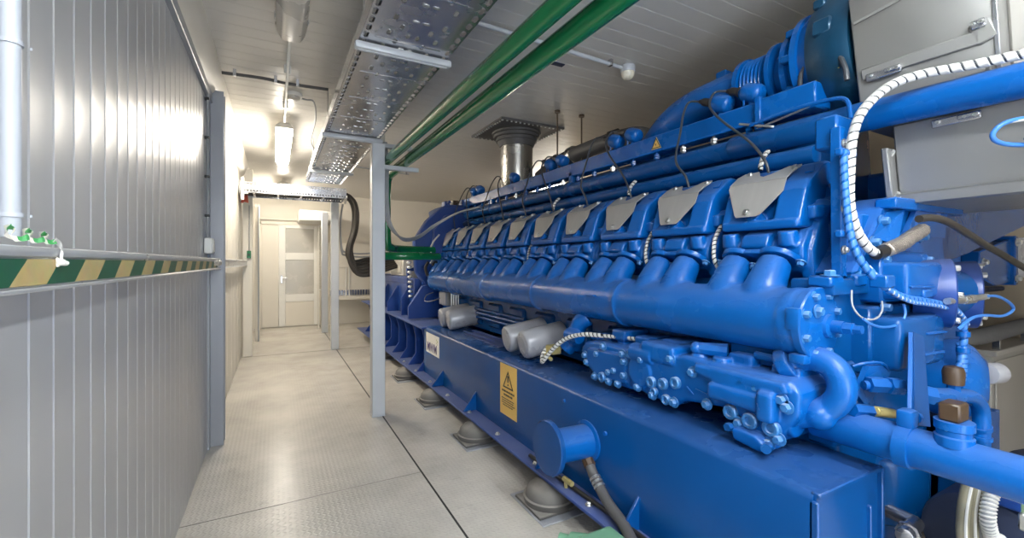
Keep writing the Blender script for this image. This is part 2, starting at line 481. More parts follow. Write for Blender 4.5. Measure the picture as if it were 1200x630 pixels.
# wall behind the camera; its open doorway is assumed, for the added daylight
mb = MB().box((XL-.1, YF-.12, 0), (-.1, YF, ZC), 0).box((1.3, YF-.12, 0), (XR+.1, YF, ZC), 0).box((-.1, YF-.12, 2.35), (1.3, YF, ZC), 0)
struct(mb, 'wall_front', 'cream')

# trims on the left: cover angle along the ceiling, steel columns, dark recess angle
mb = MB().prism([(XL, 2.84), (XL+.05, 2.90), (XL+.085, 3.02), (XL+.085, ZC), (XL, ZC)], 'y', YF, YB, .004)
struct(mb, 'trim_4', 'cream')
mb = MB().box((XL-.02, YF, 2.79), (XL+.03, 4.3, 2.86), .004)
struct(mb, 'trim_5', 'column')
mb = MB().box((-.505, 4.30, 0), (-.375, 4.315, 2.9), .002).box((-.505, 4.42, 0), (-.375, 4.435, 2.9), .002).box((-.45, 4.31, 0), (-.438, 4.425, 2.9), 0)
mb.box((-.50, 4.24, 0), (-.465, 4.30, 2.9), .002)
struct(mb, 'trim_6', 'column')
mb = MB().box((-.46, 8.15, 0), (-.325, 8.29, 2.98), .006)
struct(mb, 'trim_7', 'cream')
mb = MB().box((-.34, 9.6, 0), (-.27, 9.68, 2.6), .004)
struct(mb, 'trim_8', 'cream')

# ================================================================== far door and end of the aisle
d = build(MB().box((-.34, YB-.05, 0), (-.28, YB, 2.42), .004).box((.88, YB-.05, 0), (.94, YB, 2.42), .004).box((-.34, YB-.05, 2.36), (.94, YB, 2.42), .004)
          .box((-.30, YB-.055, 2.46), (.92, YB-.01, 2.50), .006), 'door_1', 'cream')
d['kind'] = 'structure'
build(MB().box((-.28, YB-.03, .02), (.06, YB-.005, 2.36), .006), 'fixed_panel', 'cream', d)
lf = build(MB().box((.06, YB-.045, .02), (.20, YB-.005, 2.36), .006).box((.80, YB-.045, .02), (.88, YB-.005, 2.36), .006)
           .box((.20, YB-.045, 1.55), (.80, YB-.005, 1.72), .006).box((.20, YB-.045, .58), (.80, YB-.005, .76), .006).box((.20, YB-.045, 2.28), (.80, YB-.005, 2.36), .006), 'door_leaf', 'white', d)
build(MB().box((.20, YB-.03, .02), (.80, YB-.008, .58), .004), 'lower_panel', 'cream', lf)
build(MB().box((.20, YB-.028, .76), (.80, YB-.012, 1.55), .002), 'pane', 'grime', lf)
build(MB().box((.20, YB-.028, 1.72), (.80, YB-.012, 2.28), .002), 'pane', 'grime', lf)
build(MB().box((.10, YB-.075, 1.02), (.14, YB-.045, 1.2), .006).cyl((.12, YB-.07, 1.14), (.24, YB-.07, 1.14), .01), 'door_handle', 'galv', lf)

# wire mesh guard and white air plenum right of the door
t = thing('mesh_guard', (.95, 10.75, .62), 'fine wire mesh guard screen hanging beside the far glazed door', 'guard screen')
mb = MB()
for k in range(11): mb.cyl((.86+.015*k, 10.75, .9), (.86+.015*k, 10.75, 2.30), .0025, n=6)
for k in range(50): mb.cyl((.855, 10.75, .92+.028*k), (1.015, 10.75, .92+.028*k), .002, n=6)
build(mb, 'wire_mesh', 'galv', t)
build(MB().box((.84, 10.74, .62), (.86, 10.76, 2.32), .003).box((1.015, 10.74, .62), (1.035, 10.76, 2.32), .003).box((.84, 10.74, 2.3), (1.035, 10.76, 2.33), .003).box((.84, 10.74, .87), (1.035, 10.76, .9), .003).box((.84, 10.73, 0), (.86, 10.77, .62), .003).box((1.015, 10.73, 0), (1.035, 10.77, .62), .003), 'frame', 'white', t)
mb = MB().box((.45, 10.4, 2.40), (1.25, YB, 2.62), .008)
tag(build(mb, 'air_duct', 'white'), 'white sheet metal duct crossing above the far door', 'duct')
mb = MB().box((1.08, 10.9, .66), (3.6, YB, 1.95), .006).box((1.08, 10.86, .62), (3.6, 10.93, .70), .004).box((1.08, 10.88, 1.38), (3.6, 10.91, 1.5), .004)
t = thing('air_plenum', (2.3, 11.2, .62), 'cream air plenum box fixed low on the end wall behind hanging black cables', 'air box')
build(mb, 'casing', 'cream', t)
mb = MB()
for k in range(40): mb.box((1.1+.06*k, 10.872, .73), (1.145+.06*k, 10.91, .85), .002)
build(mb, 'vent_strip', 'galv', t)
for q, x in enumerate((1.45, 1.52)):
    tag(build(MB().cyl((x, 10.88, .70), (x, 10.88, 1.38), .018, n=10), 'conduit_pipe', 'white'), ('left' if q == 0 else 'right')+' of the two short white pipes standing on the end wall air box', 'pipe', 'short pipes on the air box')

# ================================================================== ceiling lamps and added fill lights
def lamp(loc, length, label, diff, tilt=None):
    x, y, z = loc
    t = thing('fluorescent_lamp', loc, label, 'lamp', 'ceiling fluorescent fittings')  # name shared by real fittings and the added fill lights
    h = .12
    build(MB().prism([(x-.05, z), (x+.05, z), (x+.088, z-.03), (x+.088, z-.052), (x-.088, z-.052), (x-.088, z-.03)], 'y', y-length/2, y+length/2, .004), 'housing', 'lamp_off', t)
    build(MB().prism([(x-.078, z-.05), (x+.078, z-.05), (x+.082, z-.075), (x+.055, z-.125), (x+.03, z-.135), (x-.03, z-.135), (x-.055, z-.125), (x-.082, z-.075)], 'y', y-length/2+.02, y+length/2-.02, .006, 2), 'diffuser', diff, t)
    for f in (-.3, .3): build(MB().box((x-.02, y+f*length-.02, z-.004), (x+.02, y+f*length+.02, ZC), .002), 'mounting_stem', 'lamp_off', t)
    mb = MB()
    for s in (-1, 1):
        for f in (-.38, .38): mb.box((x+s*.088-.005, y+f*length-.02, z-.075), (x+s*.088+.005, y+f*length+.02, z-.035), .003)
    build(mb, 'clip', 'zinc', t)
    return t
ZLMP = ZC-.09
lamp((.085, 2.45, ZLMP), 1.3, 'unlit fluorescent fitting on the ceiling nearest the viewer', 'lamp_off')
lamp((.085, 6.25, ZLMP), 1.75, 'glowing fluorescent tube fitting on the ceiling along the aisle', 'lamp_on')
lamp((.12, 9.9, ZLMP), 1.3, 'lit fluorescent fitting over the far door beyond the crossing tray', 'lamp_on')
lamp((.10, -1.0, ZLMP), 1.5, 'added fill light on the ceiling behind the viewer in the aisle', 'fill_cool')  # unseen fill light, added to brighten the near aisle
lamp((1.30, -.55, ZLMP), 1.5, 'added fill light on the ceiling between the big tray and the near engine end', 'fill_cool')  # added out of view to light the near engine end from above
lamp((4.75, 7.3, ZLMP), 1.3, 'added fill light on the ceiling beyond the engine on its far side', 'lamp_on')  # added out of sight behind the engine to brighten the end wall
mb = MB().box((.075, 3.1, ZC-.09), (.095, 5.4, ZC-.06), .003)
for y in (3.2, 4.0, 4.9): mb.box((.06, y, ZC-.07), (.11, y+.03, ZC), .002)
tag(build(mb, 'lamp_rail', 'white'), 'thin white rail on the ceiling linking the two aisle lamps', 'rail')

def conduit(name, pts, r, mat, label, clips=(), cat='conduit', axis=(0, 0, 1)):
    t = thing(name, pts[0], label, cat)
    build(MB().tube(pts, r, 10, sub=5), 'tube', mat, t)
    if clips:
        mb = MB()
        for p in clips: mb.box((p[0]-.012, p[1]-.02, p[2]-.016), (p[0]+.012, p[1]+.02, ZC if axis[2] else p[2]+.016), .002)
        build(mb, 'clip', 'galv', t)
    return t
conduit('conduit', [(-.39, 4.32, 3.06), (-.1, 4.30, 3.065), (.1, 4.30, 3.055), (.42, 4.30, 3.065)], .013, 'hosegrey', 'grey conduit crossing the ceiling from the left wall to the big tray', [(-.30, 4.31, 3.06), (.0, 4.30, 3.06), (.17, 4.30, 3.06)])
conduit('sensor_cable', [(.17, 4.66, 3.075), (.26, 4.72, 3.08), (.33, 4.72, 3.07), (.37, 5.05, 3.0), (.36, 5.6, 2.92), (.40, 5.75, 2.86)], .008, 'cable', 'thin grey cable curving from the smoke detector to the tray', (), 'cable')
t = thing('smoke_detector', (.15, 4.66, 3.03), 'round white smoke detector on the ceiling near the lit lamp', 'smoke detector')
build(MB().lathe([(0, .075), (.02, .08), (.03, .075)], (.15, 4.66, ZC), (0, 0, -1), 24), 'base', 'white', t)
build(MB().lathe([(.03, .06), (.05, .055), (.06, .035), (.062, 0)], (.15, 4.66, ZC), (0, 0, -1), 24), 'sensor_head', 'lamp_off', t)
conduit('conduit', [(1.05, 2.64, 3.065), (1.7, 2.66, 3.065), (2.45, 2.70, 3.065)], .016, 'pvc', 'white conduit on the ceiling above the green pipes ending in a glass dome', [(1.15, 2.64, 3.065), (1.78, 2.66, 3.065), (2.33, 2.69, 3.065)])
t = thing('dome_light', (2.53, 2.71, 2.98), 'small clear dome light on the ceiling at the end of a white conduit', 'ceiling light')
build(MB().cyl((2.53, 2.71, ZC), (2.53, 2.71, 3.045), .06, n=20, bv=.006), 'base', 'pvc', t)
build(MB().lathe([(0, .055), (.03, .05), (.05, .035), (.06, .012), (.062, 0)], (2.53, 2.71, 3.045), (0, 0, -1), 20), 'glass_dome', 'dome', t)
conduit('conduit', [(1.1, 7.6, 3.075), (1.6, 7.7, 3.07), (2.1, 7.8, 3.07)], .012, 'cable', 'thin conduit on the ceiling behind the green pipes and post', [(1.5, 7.69, 3.07), (2.05, 7.79, 3.07)])
tag(build(MB().box((1.78, 2.92, ZC-.012), (2.06, 2.97, ZC), .005), 'slot_cover', 'dark'), 'small dark slot cover on the ceiling right of the green pipes', 'slot cover')

# ================================================================== handrail on the left wall, with barrier tape
t = thing('handrail', (-.40, 3.2, 1.447), 'long steel guard rail on the left wall faced with green and yellow barrier tape', 'guard rail')
build(MB().box((-.425, -.6, 1.509), (-.395, 8.15, 1.530), .008, 2).box((-.430, -.6, 1.452), (-.404, 8.15, 1.512), .002).box((-.43, -.6, 1.444), (-.393, 8.15, 1.452), .002), 'rail', 'rail', t)
mb = MB().box((-.405, -.6, 1.456), (-.3995, 3.55, 1.506), .001)
for y0 in (3.55,): mb.box((-.405, y0, 1.459), (-.3992, 4.1, 1.504), .001)
build(mb, 'barrier_tape', 'tape', t)
build(MB().box((-.404, 3.9, 1.475), (-.392, 4.25, 1.512), .006).sph((-.39, 4.15, 1.495), .028, (.6, 2.2, .8)).sph((-.39, 3.95, 1.50), .022, (.6, 2.6, .7)), 'tape_knot', 'lamp_off', t)
for y in (1.9, 4.25, 6.2, 8.0): build(MB().box((XL-.005, y-.04, 1.46), (-.425, y+.04, 1.515), .003), 'bracket', 'rail', t)

# curled scrap of tape tied round the rail
t = thing('curled_tape', (-.40, 1.24, 1.49), 'curled green and white scrap of tape tied to the guard rail', 'tape scrap')
def ribbon(pts, w, wob):
    P = spline(pts, 10); vs = []; fs = []
    for i, p in enumerate(P):
        a = i*wob; u = V((math.cos(a)*.5, math.sin(a)*.35, 1)).normalized()*w/2
        vs += [p-u, p+u]
    for i in range(len(P)-1): fs.append((2*i, 2*i+1, 2*i+3, 2*i+2))
    m = MB().raw(vs, fs)
    bmesh.ops.solidify(m.bm, geom=m.bm.faces[:], thickness=.0008)
    return m
cp = []
for k in range(30):
    a = k*.62; f = k/29
    cp.append((-.398+.010*math.cos(a), 1.045+.175*f, 1.551-.004*f+.010*math.sin(a)*(1-.3*f)))
build(ribbon(cp, .010, .25), 'curl', 'ribbon', t)
build(ribbon([(-.392, 1.215, 1.545), (-.392, 1.238, 1.537), (-.390, 1.246, 1.526), (-.390, 1.242, 1.515), (-.392, 1.245, 1.503)], .010, .1), 'tail', 'wrap', t)
build(MB().sph((-.392, 1.247, 1.500), .008, (1, 1.3, .9)).sph((-.39, 1.257, 1.498), .007, (1, 1.4, .8)).box((-.399, 1.24, 1.49), (-.394, 1.25, 1.51), .002), 'knot', 'signwhite', t)

# white downpipe at the left edge
t = thing('downpipe', (-.425, 1.137, 1.545), 'white plastic pipe clamped upright on the left wall', 'pipe')
build(MB().cyl((-.425, 1.137, 1.545), (-.425, 1.137, 2.84), .0142, n=24, bv=.002), 'pipe', 'pvc', t)
for z in (1.586, 1.90): build(MB().cyl((-.425, 1.137, z-.004), (-.425, 1.137, z+.004), .0170, n=24).box((XL-.004, 1.12, z-.004), (-.435, 1.154, z+.004), .001).bolt((-.408, 1.155, z), (1, .4, 0), .003, .003, False), 'clamp', 'pvc', t)

# junction box and cable run by the column
t = thing('junction_box', (-.465, 4.09, 1.52), 'small white junction box under an upright cable beside the grey column', 'junction box')
build(MB().box((-.478, 4.03, 1.565), (-.425, 4.15, 1.685), .006), 'box', 'white', t)
build(MB().box((-.426, 4.045, 1.58), (-.419, 4.135, 1.67), .003), 'lid', 'white', t)
build(MB().cyl((-.462, 4.10, 1.685), (-.462, 4.10, 2.86), .009, n=8), 'cable', 'cable', t)
mb = MB()
for z in (1.85, 2.15, 2.45, 2.75): mb.box((-.482, 4.08, z), (-.45, 4.12, z+.018), .002)
build(mb, 'cable_clip', 'black', t)

# small fittings on the second column
t = thing('alarm_sounder', (-.36, 8.05, 2.40), 'red alarm sounder on the left wall under the crossing cable tray', 'alarm')
build(MB().lathe([(0, .06), (.03, .065), (.05, .05), (.10, .07), (.105, .05), (.1, 0)], (-.475, 7.9, 2.47), (1, 0, .1), 20), 'horn', 'red', t)
build(MB().box((-.478, 7.84, 2.43), (-.46, 7.97, 2.54), .003), 'backplate', 'white', t)
t = thing('push_button', (-.42, 8.1, 1.56), 'small green switch box on the cream pillar above the rail', 'switch')
build(MB().box((-.40, 8.11, 1.56), (-.345, 8.149, 1.68), .004), 'box', 'green', t)
build(MB().cyl((-.375, 8.112, 1.62), (-.375, 8.10, 1.62), .014, n=12), 'button', 'black', t)
conduit('conduit', [(-.37, 8.13, 1.68), (-.37, 8.13, 2.1), (-.37, 8.13, 2.4)], .006, 'cable', 'thin upright cable above the green switch box', (), 'cable')
conduit('conduit', [(-.285, 9.585, .0), (-.285, 9.585, 1.4), (-.285, 9.585, 2.55)], .012, 'pvc', 'white upright conduit clipped to the slim far post', [], 'conduit')

# ================================================================== support posts
def post(x, y, h, label, arms=False, name='support_post'):
    t = thing(name, (x, y, 0), label, 'post', 'steel posts under the cable tray')
    build(MB().box((x-.062, y-.06, .012), (x+.062, y+.06, h), .006), 'column', 'post', t)
    build(MB().box((x-.062, y-.062, 0), (x+.062, y+.062, .012), .002), 'base_plate', 'post', t)
    if arms:
        for (z, xx) in ((2.645, 1.215), (2.435, 1.285)):
            build(MB().box((x+.04, y-.04, z-.022), (xx, y+.01, z+.022), .004), 'bracket_arm', 'post', t)
    return t
post(.882, 4.43, 2.66, 'nearest grey square post carrying the tray and green pipes', True)
post(.90, 8.15, 2.62, 'cream square post at the right end of the crossing tray')
post(.925, 10.2, 2.55, 'farthest slim square post standing before the end wall')

# ================================================================== cable trays
def perforated(x0, y0, ncol, nrow, cw, ch, pick, z, th, flip=False):
    """sheet in XY with octagonal slots cut through; pick(i,j) -> (half width, half length) or None"""
    m = MB(); t = m.bm
    def ring(cx, cy, hw, hl, zz):
        c = min(hw, hl)*.75
        return [t.verts.new((cx+a, cy+b, zz)) for a, b in ((-hw, -hl+c), (-hw, hl-c), (-hw+c, hl), (hw-c, hl), (hw, hl-c), (hw, -hl+c), (hw-c, -hl), (-hw+c, -hl))]
    for i in range(ncol):
        for j in range(nrow):
            ax, ay = x0+i*cw, y0+j*ch; p = pick(i, j); cx, cy = ax+cw/2, ay+ch/2
            if not p:
                for zz in (z, z+th): t.faces.new([t.verts.new(q) for q in ((ax, ay, zz), (ax+cw, ay, zz), (ax+cw, ay+ch, zz), (ax, ay+ch, zz))])
                continue
            rs = []
            for zz in (z, z+th):
                o = [t.verts.new(q) for q in ((ax, ay, zz), (ax, ay+ch, zz), (ax+cw, ay+ch, zz), (ax+cw, ay, zz))]
                r = ring(cx, cy, p[0], p[1], zz); rs.append(r)
                t.faces.new((o[0], o[1], r[1], r[0])); t.faces.new((o[1], o[2], r[3], r[2])); t.faces.new((o[2], o[3], r[5], r[4])); t.faces.new((o[3], o[0], r[7], r[6]))
                t.faces.new((o[1], r[2], r[1])); t.faces.new((o[2], r[4], r[3])); t.faces.new((o[3], r[6], r[5])); t.faces.new((o[0], r[0], r[7]))
            lip = ring(cx, cy, p[0]-.0008, p[1]-.0008, z-.0035)
            for k in range(8): t.faces.new((lip[k], lip[(k+1) % 8], rs[1][(k+1) % 8], rs[1][k]))
            for k in range(8): t.faces.new((rs[0][k], rs[0][(k+1) % 8], lip[(k+1) % 8], lip[k]))
    return m
TX0, TX1, TZ = .395, .895, 2.70
t = thing('cable_tray', (.645, 3.4, TZ), 'long perforated steel cable tray hung below the ceiling over the aisle', 'cable tray')
def pick(i, j):
    if i in (0, 9): return (.0125, .028)
    k = j % 6
    if k == 5: return None
    if i in (1, 8): return None
    if i in (2, 7): return (.011, .026) if k in (0, 2, 4) else None
    if i in (3, 6): return (.011, .024) if k in (1, 3) else None
    if k in (0, 4): return (.019, .010)
    return (.010, .022) if k == 2 else None
mb = perforated(TX0, .2, 10, 88, .05, .08, pick, TZ, .002)
build(mb, 'tray_bottom', 'galv', t)
mb = MB()
for x, s in ((TX0, 1), (TX1, -1)):
    mb.box((x-.0015, .2, TZ), (x+.0015, 7.24, TZ+.085), 0); mb.box((min(x, x+s*.014), .2, TZ+.083), (max(x, x+s*.014), 7.24, TZ+.086), 0)
build(mb, 'side_flange', 'galv', t)
mb = MB()
for j in range(2, 88, 6): mb.box((TX0+.07, .2+.08*j+.115, TZ-.004), (TX1-.07, .2+.08*j+.125, TZ+.001), .002)
build(mb, 'stiffening_rib', 'galv', t)
for y in (2.49, 4.38, 6.2, 1.0):
    build(MB().box((TX0-.02, y-.028, TZ-.046), (TX1+.025, y+.028, TZ-.005), .012, 2).box((TX0+.0, y-.006, TZ-.05), (TX1, y+.006, TZ-.044), .001), 'support_channel', 'post', t)
    build(MB().cyl((TX0+.03, y, TZ-.045), (TX0+.03, y, ZC), .005, n=8).cyl((TX1-.03, y, TZ-.045), (TX1-.03, y, ZC), .005, n=8), 'hanger_rod', 'zinc', t)
tag(build(MB().box((.915, 4.62, 2.70), (1.0, 4.86, 2.83), .012, 2), 'socket_box', 'lamp_off'), 'grey box on the right flange of the big tray by the nearest post', 'box')
for k, x in enumerate((.44, .49)):
    tag(build(MB().tube([(x, .3, TZ+.028), (x+.01, 3, TZ+.025), (x-.01, 5, TZ+.03), (x, 7.2, TZ+.025)], .018+.004*(k % 2), 8, sub=4), 'power_cable', 'brownblack'), ('black cable lying in the big tray, %s the left flange' % ('nearest to', 'second from')[k]), 'cable', 'cables lying in the big tray')

# crossing tray, ladder type
t = thing('ladder_tray', (.27, 7.75, 2.44), 'perforated steel ladder tray crossing the aisle below the far end of the big tray', 'cable tray')
def side(y):
    m = MB()
    pf = perforated(-.46, 0, 36, 3, .0405, .05, lambda i, j: (.011, .010) if j != 1 else None, 0, .002)
    bmesh.ops.transform(pf.bm, matrix=Matrix(((1, 0, 0, 0), (0, 0, 1, y), (0, 1, 0, 2.52), (0, 0, 0, 1))), verts=pf.bm.verts)
    pf.box((-.46, y, 2.515), (.998, y+.025, 2.521), 0).box((-.46, y, 2.668), (.998, y+.025, 2.674), 0)
    return pf
build(side(7.45), 'side_rail', 'galv', t); build(side(8.0), 'side_rail', 'galv', t)
for k in range(5): build(MB().box((-.30+.32*k, 7.47, 2.522), (-.27+.32*k, 8.0, 2.54), .002), 'rung', 'galv', t)
build(MB().box((-.44, 7.40, 2.40), (-.40, 7.44, 2.73), .003).box((-.44, 7.40, 2.49), (-.35, 7.46, 2.515), .002), 'wall_bracket', 'white', t)
build(MB().bar((1.0, 7.45, 2.55), (1.06, 8.05, 2.52), .03, .03), 'end_bar', 'white', t)
for k in range(6):
    dy = k*.075; dx = .02*(k % 3)
    pts = [(-.42, 7.55+dy, 2.56), (.35, 7.55+dy, 2.57), (.85, 7.55+dy, 2.60), (1.06+dx, 7.52+dy, 2.56), (1.15+dx, 7.50+dy, 2.36), (1.14+dx, 7.5+dy, 2.05), (1.06+dx, 7.5+dy, 1.75), (1.06+dx*1.5, 7.5+dy, 1.5+.03*k), (1.18, 7.5+dy, 1.31+.04*k), (1.4, 7.5+dy, 1.30+.05*k), (1.8, 7.6+dy, 1.42+.03*k), (2.25, 7.8+dy*.6, 1.52)]
    tag(build(MB().tube(pts, .034, 10, sub=7), 'power_cable', 'brownblack'), 'thick black cable, number %s from the front, sagging from the crossing tray to the generator' % ('one', 'two', 'three', 'four', 'five', 'six')[k], 'cable', 'black generator cables')
for k in range(2):
    tag(build(MB().tube([(1.02, 8.06, 2.5), (1.0, 8.2, 2.2), (1.02, 8.2, 1.7+.06*k), (1.12, 8.25, 1.62+.05*k), (1.5, 8.3, 1.60+.06*k), (2.1, 8.3, 1.72+.05*k)], .016, 8, sub=7), 'thin_cable', 'cable'), ('lower' if k == 0 else 'upper')+' thin grey cable looping behind the black generator cables', 'cable', 'thin grey generator cables')

# ================================================================== green pipes overhead
def green_pipe(pts, r, label, flanges=()):
    t = thing('green_pipe', pts[0], label, 'pipe', 'green overhead pipes')
    build(MB().tube(pts, r, 22, sub=6), 'pipe', 'green', t)
    for a, b in flanges: build(MB().cyl(a, b, r*1.28, n=22, bv=.003), 'coupling', 'green', t)
    return t
green_pipe([(.99, -1.2, 2.523), (.99, 2, 2.523), (.99, 4.75, 2.523), (.99, 4.93, 2.50), (.995, 5.0, 2.40), (1.0, 5.02, 2.25), (1.0, 5.02, 1.85), (1.005, 5.03, 1.66), (1.05, 5.05, 1.58), (1.2, 5.1, 1.57), (1.45, 5.1, 1.57), (1.8, 5.3, 1.57)], .046, 'left green pipe overhead that drops beside the post to the engine', [((1.0, 5.02, 1.9), (1.0, 5.02, 1.97))])
green_pipe([(1.155, -1.2, 2.51), (1.155, 2, 2.51), (1.155, 4.85, 2.51), (1.155, 5.2, 2.49), (1.16, 5.3, 2.38), (1.16, 5.32, 2.2), (1.17, 5.34, 1.75), (1.22, 5.4, 1.68), (1.4, 5.6, 1.66), (1.9, 5.8, 1.66)], .053, 'right and thickest green pipe overhead beside the engine')
green_pipe([(1.085, -1.2, 2.60), (1.085, 2, 2.60), (1.085, 4.9, 2.60), (1.085, 5.08, 2.59), (1.088, 5.14, 2.50), (1.09, 5.15, 2.3), (1.09, 5.16, 1.66)], .026, 'thin green pipe overhead lying between the two thicker green pipes')

for k in range(3):
    dx = .018*k
    pts = [(.955+dx, 4.55, 2.72), (.965+dx, 4.54, 2.55), (.97+dx, 4.54, 2.3), (.972+dx, 4.54, 2.1), (1.0+dx, 4.56, 1.93-.01*k), (1.10+dx, 4.66, 1.81-.012*k), (1.30, 4.95, 1.765-.012*k), (1.55, 5.25, 1.83-.012*k), (1.78, 5.35, 1.98-.01*k), (1.95, 5.0, 2.10), (2.05, 4.6, 2.13)]
    tag(build(MB().tube(pts, .0115, 10, sub=8), 'control_cable', 'cable'), '%s grey cable hanging from the tray at the post and sweeping to the engine' % ('outer', 'middle', 'inner')[k], 'cable', 'grey cables at the post')

# ================================================================== exhaust stack on the ceiling
t = thing('exhaust_stack', (2.60, 4.72, 2.45), 'round steel exhaust stack with square riveted collar going through the ceiling', 'exhaust stack')
build(MB().cyl((2.60, 4.72, 2.35), (2.60, 4.72, 2.93), .20, n=40), 'pipe', 'chrome', t)
build(MB().lathe([(0, .205), (.06, .235), (.065, .25), (.10, .25), (.105, .28), (.14, .28), (.145, .30), (.17, .30), (.17, .1), (0, .1)], (2.60, 4.72, 2.90), (0, 0, 1), 40, False), 'flared_ring', 'hosegrey', t)
build(MB().box((2.18, 4.30, 3.075), (3.02, 5.14, 3.0995), .002), 'collar_plate', 'hosegrey', t)
mb = MB()
for k in range(15):
    f = k/14*.78-.39
    for a, b in ((f, -.395), (f, .395), (-.395, f), (.395, f)): mb.cyl((2.60+a, 4.72+b, 3.076), (2.60+a, 4.72+b, 3.066), .011, n=8)
build(mb, 'rivet', 'zinc', t)
for k, (x, y) in enumerate(((2.62, 3.86), (2.93, 3.85))):
    t = thing('hanger_rod', (x, y, 2.6), ('threaded rod hanging from the ceiling nearest the round steel stack' if k == 0 else 'threaded rod hanging from the ceiling over the grey bellows pipe'), 'rod', 'ceiling hanger rods')
    build(MB().cyl((x, y, 2.45), (x, y, ZC), .009, n=10), 'rod', 'brown', t)
    build(MB().cyl((x, y, ZC-.025), (x, y, ZC), .03, n=12), 'anchor', 'brown', t)
t = thing('gas_line', (3.0, 3.7, 2.6), 'dark grey gas hose with steel clamps lying behind the coil rail', 'hose')
build(MB().tube([(2.9, 4.65, 2.55), (2.93, 4.3, 2.66), (2.95, 4.0, 2.70), (2.98, 3.6, 2.72), (3.0, 3.3, 2.72), (3.05, 3.05, 2.68), (3.1, 2.9, 2.5)], .085, 20, sub=6), 'hose', 'hosegrey', t)
build(MB().cyl((2.945, 4.07, 2.69), (2.95, 3.99, 2.70), .105, n=24, bv=.006), 'clamp', 'chrome', t)
build(MB().cyl((2.925, 4.36, 2.645), (2.93, 4.28, 2.665), .11, n=24, bv=.006).cyl((2.99, 3.42, 2.72), (2.995, 3.34, 2.72), .11, n=8, bv=.006), 'flange', 'black', t)

# ================================================================== base frame
BX = 1.58
bf = thing('base_frame', (2.4, 3.0, .155), 'long blue steel base frame under the gas engine with bolted flange along the floor', 'base frame')
mb = MB()
mb.prism([(BX, .18), (BX, .70), (BX+.012, .718), (BX+.03, .725), (2.03, .725), (2.03, .18)], 'y', .82, 5.18)
mb.box((2.03, 1.3, .3), (2.9, 5.1, .62), .01).prism([(2.9, .18), (2.9, .725), (3.35, .725), (3.35, .18)], 'y', .82, 5.18)
build(mb, 'side_beam', 'frame', bf)
# near end plate with a raised lip
build(MB().box((BX+.012, .812, .18), (2.02, .822, .712), 0).box((BX, .80, .18), (BX+.014, .83, .70), .004).box((1.93, .798, .18), (1.945, .815, .60), .003).box((2.012, .795, .18), (2.03, .83, .725), .004)
      .box((BX+.012, .80, .708), (2.03, .83, .727), .004), 'end_plate', 'frame', bf)
build(MB().box((1.452, .80, .160), (1.75, 9.3, .180), .003), 'lower_flange', 'navy', bf)
mb = MB()
for k in range(9): mb.bolt((1.50, 1.35+1.115*k*.5, .18), (0, 0, 1), .014, .014)
build(mb, 'flange_bolt', 'zinc', bf)
def gusset(y, x0, x1, z0, z1, cut=.05):
    return MB().prism([(x0, z0), (x0, z0+cut), (x1, z1), (x1+.01, z1), (x1+.01, z0)], 'y', y-.008, y+.008, .002)
for y in (1.62, 2.40, 3.62, 4.50):
    build(gusset(y, 1.46, BX, .18, .345, .012), 'gusset', 'frame', bf)
# far half carries the generator: recessed web, ribs, top flange
build(MB().box((1.76, 5.18, .18), (3.2, 9.3, .70), .006), 'generator_web', 'navy', bf)
build(MB().box((1.53, 5.12, .70), (3.3, 9.3, .724), .003), 'top_flange', 'navy', bf)
for k, y in enumerate((5.22, 5.62, 6.05, 6.5, 7.0, 7.55, 8.1, 8.7)):
    build(MB().prism([(1.56, .70), (1.60, .55), (1.60, .32), (1.50, .18), (1.78, .18), (1.78, .70)], 'y', y-.01, y+.01, .002), 'rib', 'navy', bf)
# warning sign
def on_side(y, z, x=BX): return V((x, y, z))
sg = build(MB().box((BX-.004, 2.86, .31), (BX, 3.13, .705), .001), 'warning_sign', 'yellow', bf)
sg['label'] = 'yellow warning sign'
def tri(yc, zb, w, h, x, bw):
    m = MB()
    P = [(yc-w/2, zb), (yc+w/2, zb), (yc, zb+h)]
    cx = (yc, zb+h/3)
    Q = [(cx[0]+(p[0]-cx[0])*(1-bw), cx[1]+(p[1]-cx[1])*(1-bw)) for p in P]
    for k in range(3):
        k2 = (k+1) % 3
        m.prism([P[k], P[k2], Q[k2], Q[k]], 'x', x-.001, x+.001)
    return m
m = tri(2.995, .525, .17, .135, BX-.0045, .22)
m.prism([(2.988, .572), (3.002, .572), (3.006, .622), (2.984, .622)], 'x', BX-.0055, BX-.0035).cyl((BX-.0055, 2.995, .553), (BX-.0035, 2.995, .553), .008, n=12)
build(m, 'warning_triangle', 'ink', sg)
m = MB()
for k, (w, h, z) in enumerate(((.20, .014, .490), (.14, .014, .462), (.21, .007, .435), (.20, .007, .418), (.21, .007, .401), (.17, .007, .384))):
    y = 2.995+w/2; n = 0
    while y > 2.995-w/2+.01:
        l = random.uniform(.008, .03); m.box((BX-.0052, max(y-l, 2.995-w/2), z), (BX-.0035, y, z+h), 0); y -= l+.006
build(m, 'sign_lettering', 'ink', sg)
# maker's plate
pl = build(MB().box((BX-.004, 4.62, .445), (BX, 5.08, .675), .001), 'logo_plate', 'signwhite', bf)
pl['label'] = 'white maker plate'
cu = bpy.data.curves.new('logo_lettering', 'FONT'); cu.body = 'MWM'; cu.size = .135; cu.extrude = .001; cu.align_x = 'CENTER'; cu.offset = .0035
o = bpy.data.objects.new('logo_tmp', cu); COL.objects.link(o)
tm = bpy.data.meshes.new_from_object(o.evaluated_get(bpy.context.evaluated_depsgraph_get())); bpy.data.objects.remove(o)
